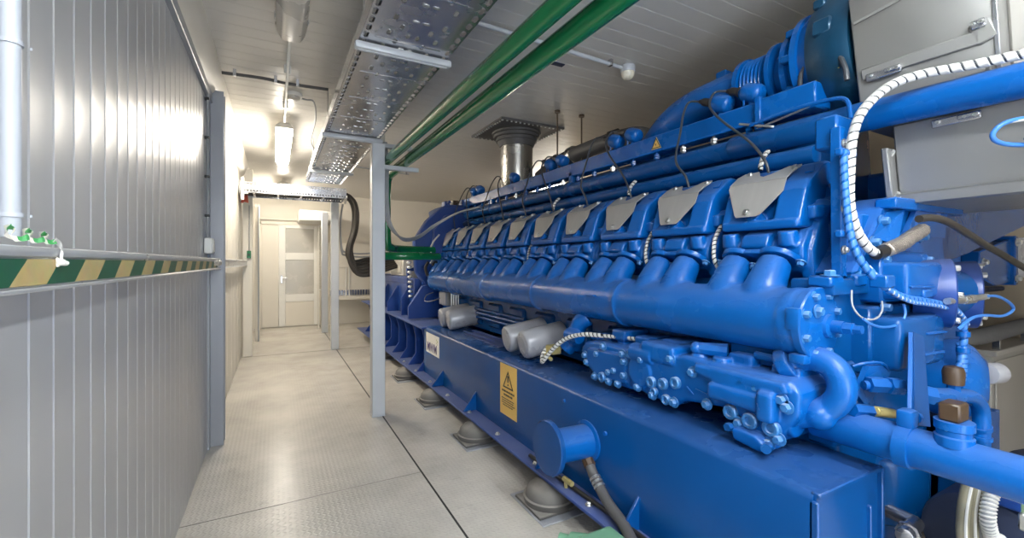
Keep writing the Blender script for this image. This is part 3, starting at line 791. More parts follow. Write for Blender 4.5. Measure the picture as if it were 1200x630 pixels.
# lettering reads from the aisle: text x -> -Y, text y -> Z
tm.transform(Matrix(((0, 0, -1, BX-.0045), (-1, 0, 0, 4.865), (0, 1, 0, .475), (0, 0, 0, 1))))
m = MB(); m.bm.from_mesh(tm); bpy.data.meshes.remove(tm)
build(m, 'logo_lettering', 'purple', pl)
m = MB()
for k, (y, z, r_) in enumerate(((4.70, .632, .010), (4.67, .617, .012), (4.695, .598, .009), (4.665, .586, .008))): m.cyl((BX-.0055, y, z), (BX-.003, y, z), r_, n=12)
build(m, 'logo_dots', 'olive', pl)
# stub pipe with blank flange
st = build(MB().lathe([(0, .115), (.012, .115), (.016, .092), (.25, .092)], (BX, 2.02, .475), (-1, 0, .04), 32), 'stub_pipe', 'blue', bf)
build(MB().lathe([(.0, .14), (.004, .145), (.024, .145), (.030, .14), (.032, .10), (.033, .0)], (BX-.25, 2.02, .486), (-1, 0, .05), 40), 'blank_flange', 'frame', st)
build(MB().cyl((BX+.001, 1.86, .57), (BX-.012, 1.86, .57), .012, n=10).cyl((BX+.001, 2.25, .64), (BX-.01, 2.25, .64), .01, n=10), 'blind_rivet', 'blue', bf)
# drain hose under the stub
t = thing('drain_hose', (1.50, 1.75, .03), 'dark grey rubber hose hanging from the blue stub pipe to the floor', 'hose')
build(MB().tube([(1.55, 2.01, .42), (1.545, 1.97, .385), (1.54, 1.91, .325), (1.52, 1.78, .255), (1.49, 1.62, .22), (1.42, 1.45, .19), (1.36, 1.28, .10), (1.30, 1.10, .032), (1.28, .9, .030)], .028, 18, sub=8), 'hose', 'hosegrey', t)
mb = MB()
for k in range(3): mb.cyl(V((1.540, 1.905, .3215))+V((-.002, -.020, -.013))*k, V((1.539, 1.895, .315))+V((-.002, -.020, -.013))*k, .032, n=18)
build(mb, 'crimp_ring', 'zinc', t)
build(MB().cyl((1.55, 2.01, .42), (1.543, 1.95, .365), .034, n=8), 'hose_fitting', 'brown', t)
t = thing('floor_hose', (1.62, 2.3, .18), 'thin black pipe running along the flange behind the blue gussets', 'hose')
build(MB().tube([(1.51, 2.55, .20), (1.515, 2.2, .195), (1.53, 1.7, .195), (1.53, 1.0, .195)], .013, 10), 'hose', 'black', t)
build(MB().cyl((1.50, 2.12, .18), (1.50, 2.12, .235), .012, n=8).cyl((1.50, 2.14, .225), (1.50, 2.06, .225), .016, n=8), 'brass_elbow', 'brass', t)

# ================================================================== rubber mounts under the flange
names = ['nearest grey dome mount under the base frame beside the stub pipe', 'second grey dome mount from the front, below the warning sign', 'third grey dome mount from the front, below the maker plate', 'fourth dome mount from the front, behind the nearest grey post', 'farthest dome mount, under the generator frame']
def mount(x, y):
    t = thing('rubber_mount', (x, y, 0), names[0], 'mount', 'anti-vibration mounts under the base frame')
    build(MB().box((x-.17, y-.20, 0), (x+.17, y+.20, .010), .003).cyl((x-.14, y-.17, .01), (x-.14, y-.17, .012), .012, n=10), 'floor_plate', 'column', t)
    build(MB().lathe([(0, .150), (.025, .160), (.05, .162), (.056, .150), (.09, .140), (.115, .115), (.13, .07), (.14, .05)], (x, y, .010), (0, 0, 1), 32), 'dome', 'rubber', t)
    build(MB().box((x-.16, y-.15, .010), (x+.16, y+.15, .028), .004), 'foot', 'rubber', t)
    return t
m0 = mount(1.50, 2.30)
for k, y in enumerate((3.42, 4.54, 5.66, 7.0)): copy_tree(m0, (1.50, y, 0), names[k+1])
t = thing('frame_jack', (1.42, 7.3, 0), 'small black jack foot on the floor left of the generator frame', 'jack')
build(MB().cyl((1.40, 7.3, 0), (1.40, 7.3, .09), .07, .05, n=18, bv=.008).cyl((1.40, 7.3, .09), (1.40, 7.3, .30), .028, n=12), 'foot', 'black', t)
build(MB().box((1.36, 7.26, .30), (1.46, 7.34, .52), .01), 'housing', 'black', t)
# pale green pump on the floor at the bottom edge
t = thing('drain_pump', (1.33, 1.60, 0), 'pale green cast pump housing standing on the floor below the blue flange', 'pump')
build(MB().box((1.24, 1.38, .05), (1.45, 1.68, .215), .022, 3).box((1.25, 1.40, 0), (1.44, 1.66, .06), .01), 'housing', 'palegreen', t, remesh=.006, iters=4)
build(MB().cyl((1.30, 1.67, .15), (1.25, 1.74, .15), .055, .045, n=24, bv=.008).cyl((1.25, 1.74, .15), (1.22, 1.78, .15), .03, n=16), 'port', 'palegreen', t)
build(MB().box((1.30, 1.43, .213), (1.40, 1.56, .219), .003), 'cover_plate', 'palegreen', t)

# ================================================================== generator
gn = thing('generator', (2.55, 7.5, .724), 'dark blue generator at the far end of the engine behind the grey post', 'generator')
mb = MB().lathe([(0, .40), (.04, .46), (.1, .48), (2.5, .48), (2.6, .44), (2.7, .3)], (2.55, 6.3, 1.22), (0, 1, 0), 40)
build(mb, 'stator_drum', 'navy', gn)
build(MB().box((1.72, 6.1, .724), (3.4, 6.16, 1.27), .008).box((1.72, 6.16, 1.18), (2.1, 9, 1.27), .008).box((1.74, 6.2, .724), (1.80, 9.0, 1.2), .006), 'casing', 'navy', gn)
build(MB().prism([(1.62, .724), (1.62, .98), (1.70, 1.10), (1.70, 1.42), (1.98, 1.42), (1.98, .724)], 'y', 6.42, 6.46, .003), 'lifting_plate', 'navy', gn)
build(MB().cyl((1.80, 6.415, 1.31), (1.80, 6.425, 1.31), .06, n=20), 'lifting_eye', 'greypanel', gn)
for y in (7.1, 7.8): build(MB().prism([(1.56, .724), (1.56, .86), (1.72, 1.12), (1.75, 1.12), (1.75, .724)], 'y', y-.015, y+.015, .003), 'gusset', 'navy', gn)
build(MB().box((1.86, 7.3, 1.27), (2.5, 8.2, 1.62), .015), 'terminal_box', 'cream', gn)
build(MB().box((1.845, 7.35, 1.32), (1.862, 8.15, 1.57), .005), 'terminal_cover', 'cream', gn)

# ================================================================== gas engine
en = thing('gas_engine', (2.5, 3.4, .725), 'huge blue twenty cylinder gas engine with silver cylinder head plates', 'engine')
mb = MB()
mb.prism([(2.06, .74), (2.06, 1.15), (2.20, 1.45), (2.22, 1.62), (2.9, 1.62), (3.05, 1.2), (3.05, .74)], 'y', 1.02, 5.75, .01)
for k in range(10): mb.box((2.03, 1.12+.487*k, .80), (2.09, 1.42+.487*k, 1.06), .02)
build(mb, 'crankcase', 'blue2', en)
# front of the block beside the pipe end
mb = MB().box((2.02, .965, 1.06), (2.38, 1.06, 1.37), .012).box((1.95, .93, 1.365), (2.40, 1.1, 1.432), .012, 2).box((2.0, .95, .74), (2.7, 1.06, 1.08), .01)
for x in (2.00, 2.12, 2.25): mb.bolt((x, .955, 1.432), (0, 0, 1), .016, .014)
build(mb, 'block_end', 'blue2', en)
# charge air manifold along the valley, dark behind the rails
build(MB().prism([(2.45, 1.55), (2.48, 2.18), (2.62, 2.32), (3.0, 2.32), (3.1, 1.55)], 'y', 1.25, 5.8, .02), 'valley_cover', 'blue2', en)
# far bank, hidden side
build(MB().prism([(3.05, 1.45), (3.0, 1.66), (2.98, 2.0), (3.25, 2.02), (3.45, 1.85), (3.50, 1.5)], 'y', 1.1, 5.95, .02), 'far_bank_cover', 'blue', en)

# --- cylinder heads
Y0, PITCH = 1.308, .487
def head():
    y = Y0
    m = MB()
    m.prism([(2.10, 1.46), (2.055, 1.52), (2.06, 1.575), (2.12, 1.66), (2.47, 1.66), (2.47, 1.40), (2.2, 1.40)], 'y', y-.205, y+.19, .015, 2)
    for s in (-.135, .15): m.cyl((2.075, y+s, 1.575), (2.062, y+s, 1.645), .046, .040, n=20)
    m.cyl((2.15, y-.20, 1.70), (2.14, y-.20, 1.76), .04, n=18)
    m.prism([(2.045, 1.55), (2.02, 1.575), (2.045, 1.63), (2.12, 1.66), (2.14, 1.55)], 'y', y-.06, y+.075, .006)
    m.box((2.04, y-.02, 1.53), (2.075, y+.01, 1.60), .006)
    for s in (-.2,): m.prism([(2.10, 1.42), (2.09, 1.56), (2.15, 1.68), (2.28, 1.84), (2.44, 1.86), (2.46, 1.42)], 'y', y+s-.03, y+s+.03, .015, 2)
    for (xx, zz) in ((2.20, 1.72), (2.30, 1.80)): m.cyl((xx, y-.20, zz), (xx-.03, y-.235, zz+.05), .035, n=16)
    o = build(m, 'cylinder_head', 'blue', en, loc=(2.2, y, 1.5), remesh=.0075, iters=3)
    # port flange: two arches joined
    d = V((-.55, 0, -.84)).normalized()
    m = MB()
    for s in (-.10, .085):
        c = V((2.062, y+s, 1.522)); m.lathe([(0, .092), (.018, .092), (.024, .088)], c, d, 28)
    m.bar(V((2.062, y-.10, 1.522))+d*.012, V((2.062, y+.085, 1.522))+d*.012, .15, .024, .004, up=d)
    build(m, 'port_flange', 'blue', o)
    m = MB()
    for s, q in ((-.205, .0), (-.008, .03), (.19, .0)): m.bolt(V((2.052-q, y+s, 1.517-q*.5))+d*.02, d, .015, .018)
    build(m, 'port_bolt', 'boltblue', o)
    # rocker cover
    m = MB()
    Pc = [(2.12, 1.655), (2.115, 1.69), (2.155, 1.82), (2.178, 1.85), (2.26, 1.94), (2.29, 1.955), (2.39, 1.945), (2.41, 1.655)]
    Pf = [(2.052, 1.655), (2.045, 1.69), (2.100, 1.838), (2.130, 1.880), (2.245, 1.965), (2.285, 1.98), (2.40, 1.965), (2.42, 1.655)]
    m.prism(Pc, 'y', y-.19, y+.195, .02, 3)
    m.prism(Pf, 'y', y-.198, y-.068, .026, 3)
    m.prism(Pf, 'y', y+.145, y+.20, .024, 3)
    m.box((2.04, y-.19, 1.655), (2.15, y+.19, 1.70), .014, 2)
    m.prism([(2.045, 1.66), (2.05, 1.70), (2.085, 1.75), (2.15, 1.75), (2.15, 1.66)], 'y', y+.06, y+.16, .014, 2)
    m.cyl((2.13, y+.035, 1.70), (2.065, y+.035, 1.735), .035, n=18)
    m.prism([(2.20, 1.91), (2.25, 1.963), (2.285, 1.975), (2.40, 1.96), (2.41, 1.8)], 'y', y-.198, y+.2, .02, 3)
    rc = build(m, 'rocker_cover', 'blue', o, remesh=.005, iters=3)
    build(MB().bar((2.175, y-.185, 1.918), (2.225, y-.165, 1.955), .006, .006, 0).bar((2.175, y-.185, 1.918), (2.175, y-.150, 1.918), .006, .006, 0), 'casting_mark', 'blue', o)
    # folded steel plate over the plug well
    nf = V((-.95, 0, .31)); nt_ = V((-.56, 0, .83))
    def low(dy, f): return V((2.118-.078*f, y+dy, 1.893-.175*f))+nf*.012
    def upp(dy, f): return V((2.118+.098*f, y+dy, 1.890+.066*f))+nf*.012+nt_*.004*f
    m = MB()
    m.sheet([low(.185, 0), low(.185, .12), low(.112, .92), low(.100, 1.), low(-.005, 1.), low(-.025, .94), low(-.105, .35), low(-.105, 0)], -.004)
    m.sheet([upp(.185, 0), upp(-.105, 0), upp(-.108, .45), upp(-.128, .85), upp(-.122, 1.02), upp(-.062, 1.02), upp(-.0, .55), upp(.03, .42), upp(.055, .55), upp(.085, 1.0), upp(.16, 1.0), upp(.185, .7)], .004)
    build(m, 'cover_plate', 'steel', o)
    m = MB()
    for p in (low(.05, .88), upp(-.10, .84), upp(.125, .84)): m.bolt(p+nt_*.004, nt_ if p.z > 1.85 else nf, .011, .008)
    build(m, 'plate_bolt', 'zinc', o)
    return o
h0 = head()
def dup_part(src, parent, delta):
    c = src.copy(); COL.objects.link(c); c.parent = parent; c.location = src.location+V(delta)
    for ch in list(src.children):
        g = ch.copy(); COL.objects.link(g); g.parent = c
    return c
for k in range(1, 10): dup_part(h0, en, (0, PITCH*k, 0))

# --- water manifold with two runners to each head
MX, MZ, MR = 1.92, 1.252, .138
m = MB().cyl((MX, .985, MZ), (MX, 5.72, MZ), MR, n=48)
for k in range(10):
    y = Y0+PITCH*k
    for s in (-.10, .085):
        m.tube([(1.918, y+s, 1.27), (1.935, y+s, 1.35), (1.97, y+s, 1.42), (2.03, y+s, 1.50)], [.108, .068], 24, sub=4)
    m.prism([(1.81, 1.27), (1.875, 1.395), (1.99, 1.395), (2.0, 1.27)], 'y', y-.13, y+.115, .02, 2)
for y in (1.04, 2.04, 3.015, 3.99, 4.96): m.cyl((MX, y-.02, MZ), (MX, y+.02, MZ), MR+.006, n=48)
mf = build(m, 'water_manifold', 'blue', en, remesh=.0085, iters=9)
m = MB()
for y in (2.04, 3.015, 3.99, 4.96): m.cyl((MX, y-.014, MZ), (MX, y+.014, MZ), MR+.008, n=48, bv=.004)
build(m, 'joint_ring', 'blue', mf)
m = MB().lathe([(0, .130), (.004, .148), (.03, .148), (.036, .143), (.04, .10), (.045, .0)], (MX, 1.0, MZ), (0, -1, 0), 40)
m.lathe([(.04, .05), (.055, .046), (.06, .026), (.10, .026)], (MX+.045, 1.0, MZ-.01), (0, -1, 0), 20)
m.box((MX-.15, .965, MZ-.02), (MX-.08, 1.02, MZ+.07), .01, 2).box((MX-.11, .965, MZ-.155), (MX-.01, 1.03, MZ-.115), .01, 2)
ef = build(m, 'end_flange', 'blue', mf)
m = MB()
for k in range(8):
    a = 2*math.pi*(k+.5)/8; m.bolt((MX+.12*math.cos(a), .966, MZ+.12*math.sin(a)), (0, -1, 0), .015, .02)
m.bolt((MX-.04, .955, MZ+.055), (0, -1, 0), .018, .02)
build(m, 'flange_bolt', 'boltblue', mf)
build(MB().lathe([(0, .024), (.03, .024), (.032, .017), (.06, .017)], (MX+.045, .90, MZ-.01), (0, -1, 0), 6), 'sensor_fitting', 'blue', mf)
build(MB().box((MX-MR-.012, 2.2, MZ+.03), (MX-MR+.008, 2.28, MZ+.04), .003), 'lug', 'blue', mf)
build(MB().cyl((MX, 5.72, MZ), (MX, 5.80, MZ), .10, .05, n=32).cyl((MX, 5.8, MZ), (MX-.02, 6.0, MZ), .045, n=16), 'end_cone', 'navy', mf)

# --- rails along the heads
m = MB().cyl((2.40, 1.22, 2.045), (2.40, 6.1, 2.045), .048, n=24, bv=.012)
for k in range(10): m.cyl((2.385, Y0+PITCH*k+.26, 1.93), (2.395, Y0+PITCH*k+.26, 2.03), .016, n=10)
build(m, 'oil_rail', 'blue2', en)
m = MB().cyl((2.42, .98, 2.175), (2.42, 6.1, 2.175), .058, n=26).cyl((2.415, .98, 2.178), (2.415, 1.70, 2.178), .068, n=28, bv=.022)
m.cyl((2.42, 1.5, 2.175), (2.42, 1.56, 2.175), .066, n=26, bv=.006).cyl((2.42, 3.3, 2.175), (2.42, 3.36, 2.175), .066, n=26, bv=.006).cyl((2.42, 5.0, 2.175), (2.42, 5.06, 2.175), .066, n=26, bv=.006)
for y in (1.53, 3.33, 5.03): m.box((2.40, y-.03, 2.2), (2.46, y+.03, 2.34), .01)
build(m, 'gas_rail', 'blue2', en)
build(MB().tube([(2.42, 1.0, 2.175), (2.42, .85, 2.175), (2.41, .5, 2.165), (2.40, -.2, 2.15)], .066, 26, sub=6), 'charge_air_pipe', 'blue', en)
build(MB().cyl((2.41, .62, 2.2), (2.41, .62, 2.255), .008, n=8), 'pipe_stud', 'zinc', en)
# square coil rail and what stands on it
m = MB().box((2.40, 1.52, 2.29), (2.52, 6.0, 2.41), .008).box((2.385, 1.22, 2.285), (2.53, 1.53, 2.415), .008)
m.box((2.375, 1.50, 2.24), (2.54, 1.535, 2.425), .005)
build(m, 'coil_rail', 'blue', en)
m = tri(2.28, 2.315, .085, .075, 2.3985, .2)
wt = build(MB().prism([(2.235, 2.31), (2.325, 2.31), (2.28, 2.395)], 'x', 2.396, 2.401), 'warning_sticker', 'yellow', en)
m.prism([(2.276, 2.345), (2.286, 2.345), (2.279, 2.33), (2.287, 2.332), (2.276, 2.318)][:3], 'x', 2.3945, 2.3965)
bm_shift = Matrix.Translation((-.0035, 0, 0)); bmesh.ops.transform(m.bm, matrix=bm_shift, verts=m.bm.verts)
build(m, 'sticker_triangle', 'ink', wt)
for k in range(20):
    y = 1.60+.235*k
    m = MB().cyl((2.43, y, 2.22), (2.43, y, 2.245), .010, n=8).cyl((2.43, y, 2.245), (2.43, y, 2.258), .021, n=6).cyl((2.43, y, 2.262), (2.43, y, 2.276), .021, n=6).cyl((2.43, y, 2.276), (2.43, y, 2.30), .009, n=8)
    build(m, 'rail_stud', 'zinc' if k in (1, 2, 5, 8, 12) else 'blue', en)
coilY = []
for k in range(5):
    yc = 1.72+.975*k
    coilY += [yc-.10, yc+.10]
for k, y in enumerate(coilY):
    p = V((2.47, y-.03, 2.485)); q = V((2.47, y+.065, 2.525))
    dq = (q-p).normalized()
    c = build(MB().lathe([(0, .0), (0, .030), (.012, .048), (.03, .056), (.10, .056), (.112, .053), (.13, .042), (.145, .028), (.147, 0)], p-dq*.05, dq, 28).cyl(V((2.47, y-.02, 2.40)), V((2.47, y, 2.50)), .022, n=12).cyl((2.44, y+.02, 2.40), (2.44, y+.02, 2.46), .006, n=6), 'ignition_coil', 'blue', en)
    build(MB().lathe([(0, .026), (.02, .030), (.03, .024), (.055, .026), (.075, .024), (.08, .018), (.105, .012)], q-dq*.012, q-p, 16), 'connector', 'black', c)
# leads from each coil down to its plate
for k in range(10):
    yh = Y0+PITCH*k+.03
    y = coilY[k] if k else coilY[0]
    a = V((2.47, y+.155, 2.563))
    mid = V((2.30, (y+yh)/2+.14, 2.42)); 
    pts = [a, a+V((-.02, .07, .01)), V((2.37, y+.20, 2.47)), V((2.30, y*.7+yh*.3+.16, 2.34)), V((2.215, yh+.12, 2.14)), V((2.185, yh+.02, 2.02)), V((2.19, yh, 1.95))]
    build(MB().tube(pts, .0072, 8, sub=8), 'ignition_lead', 'lead', en)
# white spiral wrapped sensor leads between the heads
def wrapped(pts, r, name, core, wrap, parent, pitch=None, sub=8):
    o = build(MB().tube(pts, r, 10, sub=sub), name, core, parent)
    build(MB().band(pts, r*1.02, (pitch or r*2.6)*.72, pitch or r*2.6, sub, .0012, 10), 'spiral_wrap', wrap, o)
    return o
for k in (0, 1, 4, 7):
    y = Y0+PITCH*k+.245
    wrapped([(2.12, y, 1.70), (2.07, y+.004, 1.62), (2.045, y-.01, 1.52), (2.06, y-.03, 1.46)], .0095, 'knock_sensor_lead', 'ink', 'wrap', en)
for k in (0, 2, 4): wrapped([(2.30, Y0+PITCH*k+.10, 2.09), (2.25, Y0+PITCH*k+.10, 2.04), (2.23, Y0+PITCH*k+.10, 1.98)], .011, 'plug_lead', 'ink', 'wrap', en)

# --- duct, bellows and turbocharger above the coil rail
m = MB().tube([(2.78, 2.75, 2.10), (2.76, 2.66, 2.34), (2.73, 2.45, 2.51), (2.70, 2.2, 2.59), (2.70, 1.90, 2.61), (2.70, 1.76, 2.61)], [.16, .145], 36, sub=8)
build(m, 'exhaust_duct', 'blue', en)
build(MB().box((2.66, 1.92, 2.70), (2.74, 2.0, 2.80), .01), 'lifting_lug', 'blue2', en)
pr = [(0, .15), (0, .185), (.03, .185), (.03, .15)]
for k in range(7): a = .045+.024*k; pr += [(a-.012, .142), (a-.006, .165), (a, .170), (a+.006, .165)]
pr += [(.215, .145), (.215, .20), (.24, .20), (.24, .16)]
bl = build(MB().lathe(pr, (2.70, 1.775, 2.61), (0, -1, 0), 44), 'bellows', 'blue', en)
m = MB()
for q, (yy, rr) in enumerate(((1.775, .168), (1.56, .182))):
    for k in range(12): a = 2*math.pi*k/12; m.bolt((2.70+rr*math.cos(a), yy, 2.61+rr*math.sin(a)), (0, 1 if q == 0 else -1, 0), .012, .012, False)
build(m, 'flange_bolt', 'blue2', bl)
tb = build(MB().lathe([(0, .15), (.05, .155), (.075, .20), (.08, .235), (.11, .235), (.115, .22), (.16, .26), (.165, .285), (.195, .285), (.20, .27), (.23, .285), (.25, .30), (.252, .2)], (2.71, 1.54, 2.60), (0, -1, 0), 48), 'turbine_inlet', 'blue', en)
m = MB()
for k in range(10):
    a = 2*math.pi*k/10; m.box((2.71+.26*math.cos(a)-.02, 1.345, 2.60+.26*math.sin(a)-.02), (2.71+.26*math.cos(a)+.02, 1.425, 2.60+.26*math.sin(a)+.02), .006)
build(m, 'clamp_lug', 'blue2', tb)
build(MB().lathe([(0, .26), (.01, .305), (.06, .335), (.12, .355), (.19, .36), (.23, .35), (.24, .2)], (2.72, 1.305, 2.60), (0, -1, 0), 52), 'turbocharger', 'teal', en)
build(MB().box((2.36, 1.14, 2.62), (2.42, 1.23, 2.70), .01).box((2.43, 1.2, 2.79), (2.49, 1.26, 2.84), .008), 'turbo_boss', 'teal', en)
build(MB().tube([(2.47, 1.34, 2.415), (2.45, 1.32, 2.50), (2.42, 1.24, 2.545), (2.40, 1.14, 2.52), (2.38, 1.09, 2.43), (2.38, 1.08, 2.36)], .012, 10), 'sensor_cable', 'lead', en)
build(MB().tube([(2.44, 1.26, 2.415), (2.42, 1.19, 2.455), (2.40, 1.12, 2.44)], .004, 6), 'thin_wire', 'brass', en)
build(MB().tube([(2.36, 1.55, 2.27), (2.35, 1.35, 2.285), (2.34, 1.15, 2.28), (2.33, 1.06, 2.25), (2.30, 1.03, 2.15)], .010, 8), 'sensor_pipe', 'blue', en)
build(MB().tube([(2.37, 1.62, 2.30), (2.36, 1.45, 2.24), (2.37, 1.42, 2.23)], .007, 8).tube([(2.38, 1.52, 2.25), (2.37, 1.3, 2.275), (2.36, 1.22, 2.29)], .006, 8), 'brace_rod', 'zinc', en)

# --- flywheel end
m = MB().prism([(1.67, 1.80), (1.70, 1.36), (1.81, 1.21), (1.9, .74), (3.3, .74), (3.3, 1.3), (3.0, 2.1), (2.6, 2.30), (2.2, 2.30), (2.04, 2.26), (1.85, 2.08)], 'y', 5.93, 6.06, .012)
m.prism([(1.90, 1.5), (1.93, 1.95), (2.1, 2.16), (2.5, 2.2), (2.5, 1.4)], 'y', 5.86, 5.95, .01).box((1.72, 5.90, 1.62), (1.80, 5.94, 1.72), .006)
fh = build(m, 'flywheel_housing', 'navy', en)
m = MB()
for k in range(9): m.sph((1.675-.003*k, 6.12, 1.02+.068*k), .038, (1, .8, .62), 12)
build(m, 'housing_bolt', 'zinc', fh)
build(MB().prism([(1.57, .74), (1.57, .90), (1.76, 1.18), (2.0, 1.2), (2.0, .74)], 'y', 5.84, 5.90, .004), 'foot_bracket', 'navy', fh)
build(MB().lathe([(0, .5), (.25, .46), (.25, .0)], (2.55, 5.95, 1.30), (0, 1, 0), 40), 'coupling_bell', 'navy', en)
build(MB().prism([(2.05, 2.26), (2.15, 2.32), (2.9, 2.34), (3.0, 2.2), (2.9, 1.9), (2.1, 1.9)], 'y', 5.95, 6.5, .01), 'rear_cover', 'navy', en)
for k in range(4):
    build(MB().box((2.12+.13*k, 5.96, 2.30), (2.20+.13*k, 6.1, 2.37+.02*k), .008).cyl((2.16+.13*k, 5.95, 2.34), (2.16+.13*k, 5.87, 2.35), .02, n=10), 'control_valve', 'brown' if k == 1 else 'navy', en)
build(MB().tube([(2.0, 5.85, 1.88), (1.9, 5.8, 1.78), (1.84, 5.75, 1.66), (1.86, 5.7, 1.56), (1.83, 5.72, 1.48)], .012, 8), 'flywheel_sensor_lead', 'wrap', en)
build(MB().tube([(1.80, 5.72, 1.50), (1.76, 5.70, 1.42), (1.78, 5.68, 1.32)], .020, 8).tube([(1.86, 5.55, 1.50), (1.82, 5.52, 1.50), (1.79, 5.5, 1.46)], .018, 8), 'sensor_plug', 'black', en)
fp = build(MB().box((1.88, 5.25, .95), (2.08, 5.42, 1.12), .008), 'rear_oil_pump', 'greypanel', en)
build(MB().box((1.862, 5.22, .96), (1.886, 5.45, 1.12), .005), 'pump_flange', 'filter', fp)
for k in range(4): build(MB().cyl((1.90+.03*k, 5.10, .955), (1.90+.03*k, 5.10, 1.115), .008, n=8), 'pump_fin', 'zinc', fp)
build(MB().tube([(1.855, 5.4, 1.04), (1.80, 5.5, 1.0), (1.72, 5.6, .99), (1.76, 5.66, 1.06), (1.84, 5.62, 1.10)], .006, 6), 'pump_lead', 'lead', fp)

# --- oil filters in two pairs on inclined heads
def oil_filter(y, x0=1.70, z0=.852):
    d = V((.93, -.10, .16)).normalized(); p = V((x0, y, z0))
    o = build(MB().lathe([(0, 0), (0, .085), (.004, .100), (.014, .108), (.03, .112), (.34, .112), (.36, .108), (.37, .09)], p, d, 40), 'oil_filter', 'filter', en)
    build(MB().lathe([(-.004, .0), (-.004, .07), (0, .075)], p, d, 32), 'filter_end_cap', 'filter', o)
    build(MB().cyl(p+d*.37, p+d*.46, .085, .09, n=24), 'filter_head', 'blue2', o)
    return o
for y in (3.27, 2.99): oil_filter(y)
for y in (5.0, 4.74): oil_filter(y, 1.72, .835)
m = MB()
for k in range(3): m.cyl((2.02, 3.5, .88+.045*k), (2.02, 4.65, .88+.045*k), .018, n=12)
build(m, 'oil_line', 'blue2', en)
build(MB().box((1.78, 3.55, .727), (2.0, 4.4, .735), .002).bar((1.78, 4.4, .76), (1.80, 3.7, .76), .012, .012).bar((1.84, 4.3, .775), (1.86, 3.6, .775), .012, .012), 'drip_strip', 'navy', en)

# --- oil cooler and pump casting on the near side
FX = 1.76
A = [(2.355, .93), (2.30, .985), (2.203, 1.0), (1.90, 1.0), (1.86, .985), (1.83, .80), (1.89, .77), (2.178, .77), (2.30, .83)]
B = [(1.86, .96), (1.80, 1.0), (1.55, 1.03), (1.503, 1.045), (1.23, 1.037), (.995, 1.04), (.955, .996), (.963, .90), (1.061, .758), (1.17, .772), (1.198, .829), (1.279, .849), (1.503, .817), (1.556, .775), (1.697, .781), (1.86, .80)]
m = MB().prism(A, 'x', FX+.02, 2.05, .02, 2).prism(B, 'x', FX, 2.05, .02, 2)
m.prism([(2.26, .95), (1.90, .965), (1.90, .80), (2.15, .79), (2.27, .85)], 'x', FX, FX+.06, .012, 2)
m.cyl((FX+.05, 1.79, .90), (FX-.012, 1.79, .90), .085, n=30, bv=.01).cyl((1.78, 1.86, 1.0), (1.78, 1.70, 1.0), .05, n=20)
m.box((FX-.02, 1.55, .975), (FX+.2, 1.78, 1.075), .02, 2)
m.prism([(1.42, 1.025), (1.0, 1.03), (.985, .99), (1.2, .94), (1.42, .98)], 'x', FX-.03, FX+.08, .014, 2)
m.box((FX-.045, 1.10, .885), (FX+.1, 1.34, .96), .018, 2).box((FX-.06, 1.03, .86), (FX+.06, 1.10, .985), .018, 2)
m.prism([(1.21, .80), (1.10, .80), (1.04, .755), (1.09, .735), (1.2, .75)], 'x', FX-.055, FX+.05, .012, 2)
for (y, z) in ((1.45, 1.04), (1.33, 1.04)): m.cyl((FX+.06, y, z-.02), (FX+.06, y, z+.022), .042, n=24, bv=.006)
for k in range(6): m.box((1.84, 1.0+.2*k, 1.02), (2.05, 1.12+.2*k, 1.075+.012*(k % 2)), .015, 2)
for k in range(3): m.box((1.86, 2.02+.13*k, .98), (2.05, 2.09+.13*k, 1.03), .01, 2)
oc = build(m, 'oil_cooler', 'blue', en, remesh=.0055, iters=3)
m = MB()
for (y, z) in ((2.28, .90), (2.16, .93), (2.05, .84), (2.0, .86), (1.92, .93), (1.92, .85), (1.93, .97), (1.87, .98), (2.18, .785), (2.05, .785), (1.97, .79), (2.26, .86), (2.1, .985)): m.bolt((FX+.004, y, z), (-1, 0, 0), .018, .02)
for (y, z) in ((1.77, .97), (1.80, .815), (1.69, .80), (1.55, .80), (1.57, 1.015), (1.44, .975), (1.31, .95), (1.36, .845), (1.19, .985), (1.12, .985), (1.19, .905), (1.02, .96), (1.20, .81), (1.07, .77), (1.03, .80), (1.0, .935)):
    m.bolt((FX-.006, y, z), (-1, 0, 0), .018, .022)
build(m, 'casing_bolt', 'boltblue', oc)
for (y, z, r_) in ((1.70, .865, .03), (1.62, .875, .03), (1.54, .90, .03), (1.68, .82, .022), (1.60, .80, .026), (1.24, .845, .032), (1.15, .835, .034), (1.06, .835, .036), (2.10, .80, .03)):
    build(MB().lathe([(-.01, r_), (.012, r_), (.018, r_*.85), (.018, r_*.55), (.008, r_*.5), (.008, 0)], (FX-.004, y, z), (-1, 0, 0), 24), 'screw_plug', 'boltblue', oc)
build(MB().cyl((FX-.045, 1.05, .770), (FX-.085, 1.035, .775), .019, n=16).cyl((FX-.05, 1.21, .80), (FX-.075, 1.21, .80), .017, n=6), 'drain_plug', 'blue2', oc)
build(MB().bar((FX-.012, 1.47, .90), (FX-.012, 1.43, .87), .005, .006, 0).bar((FX-.012, 1.42, .90), (FX-.012, 1.31, .885), .004, .006, 0), 'casting_mark', 'blue', oc)
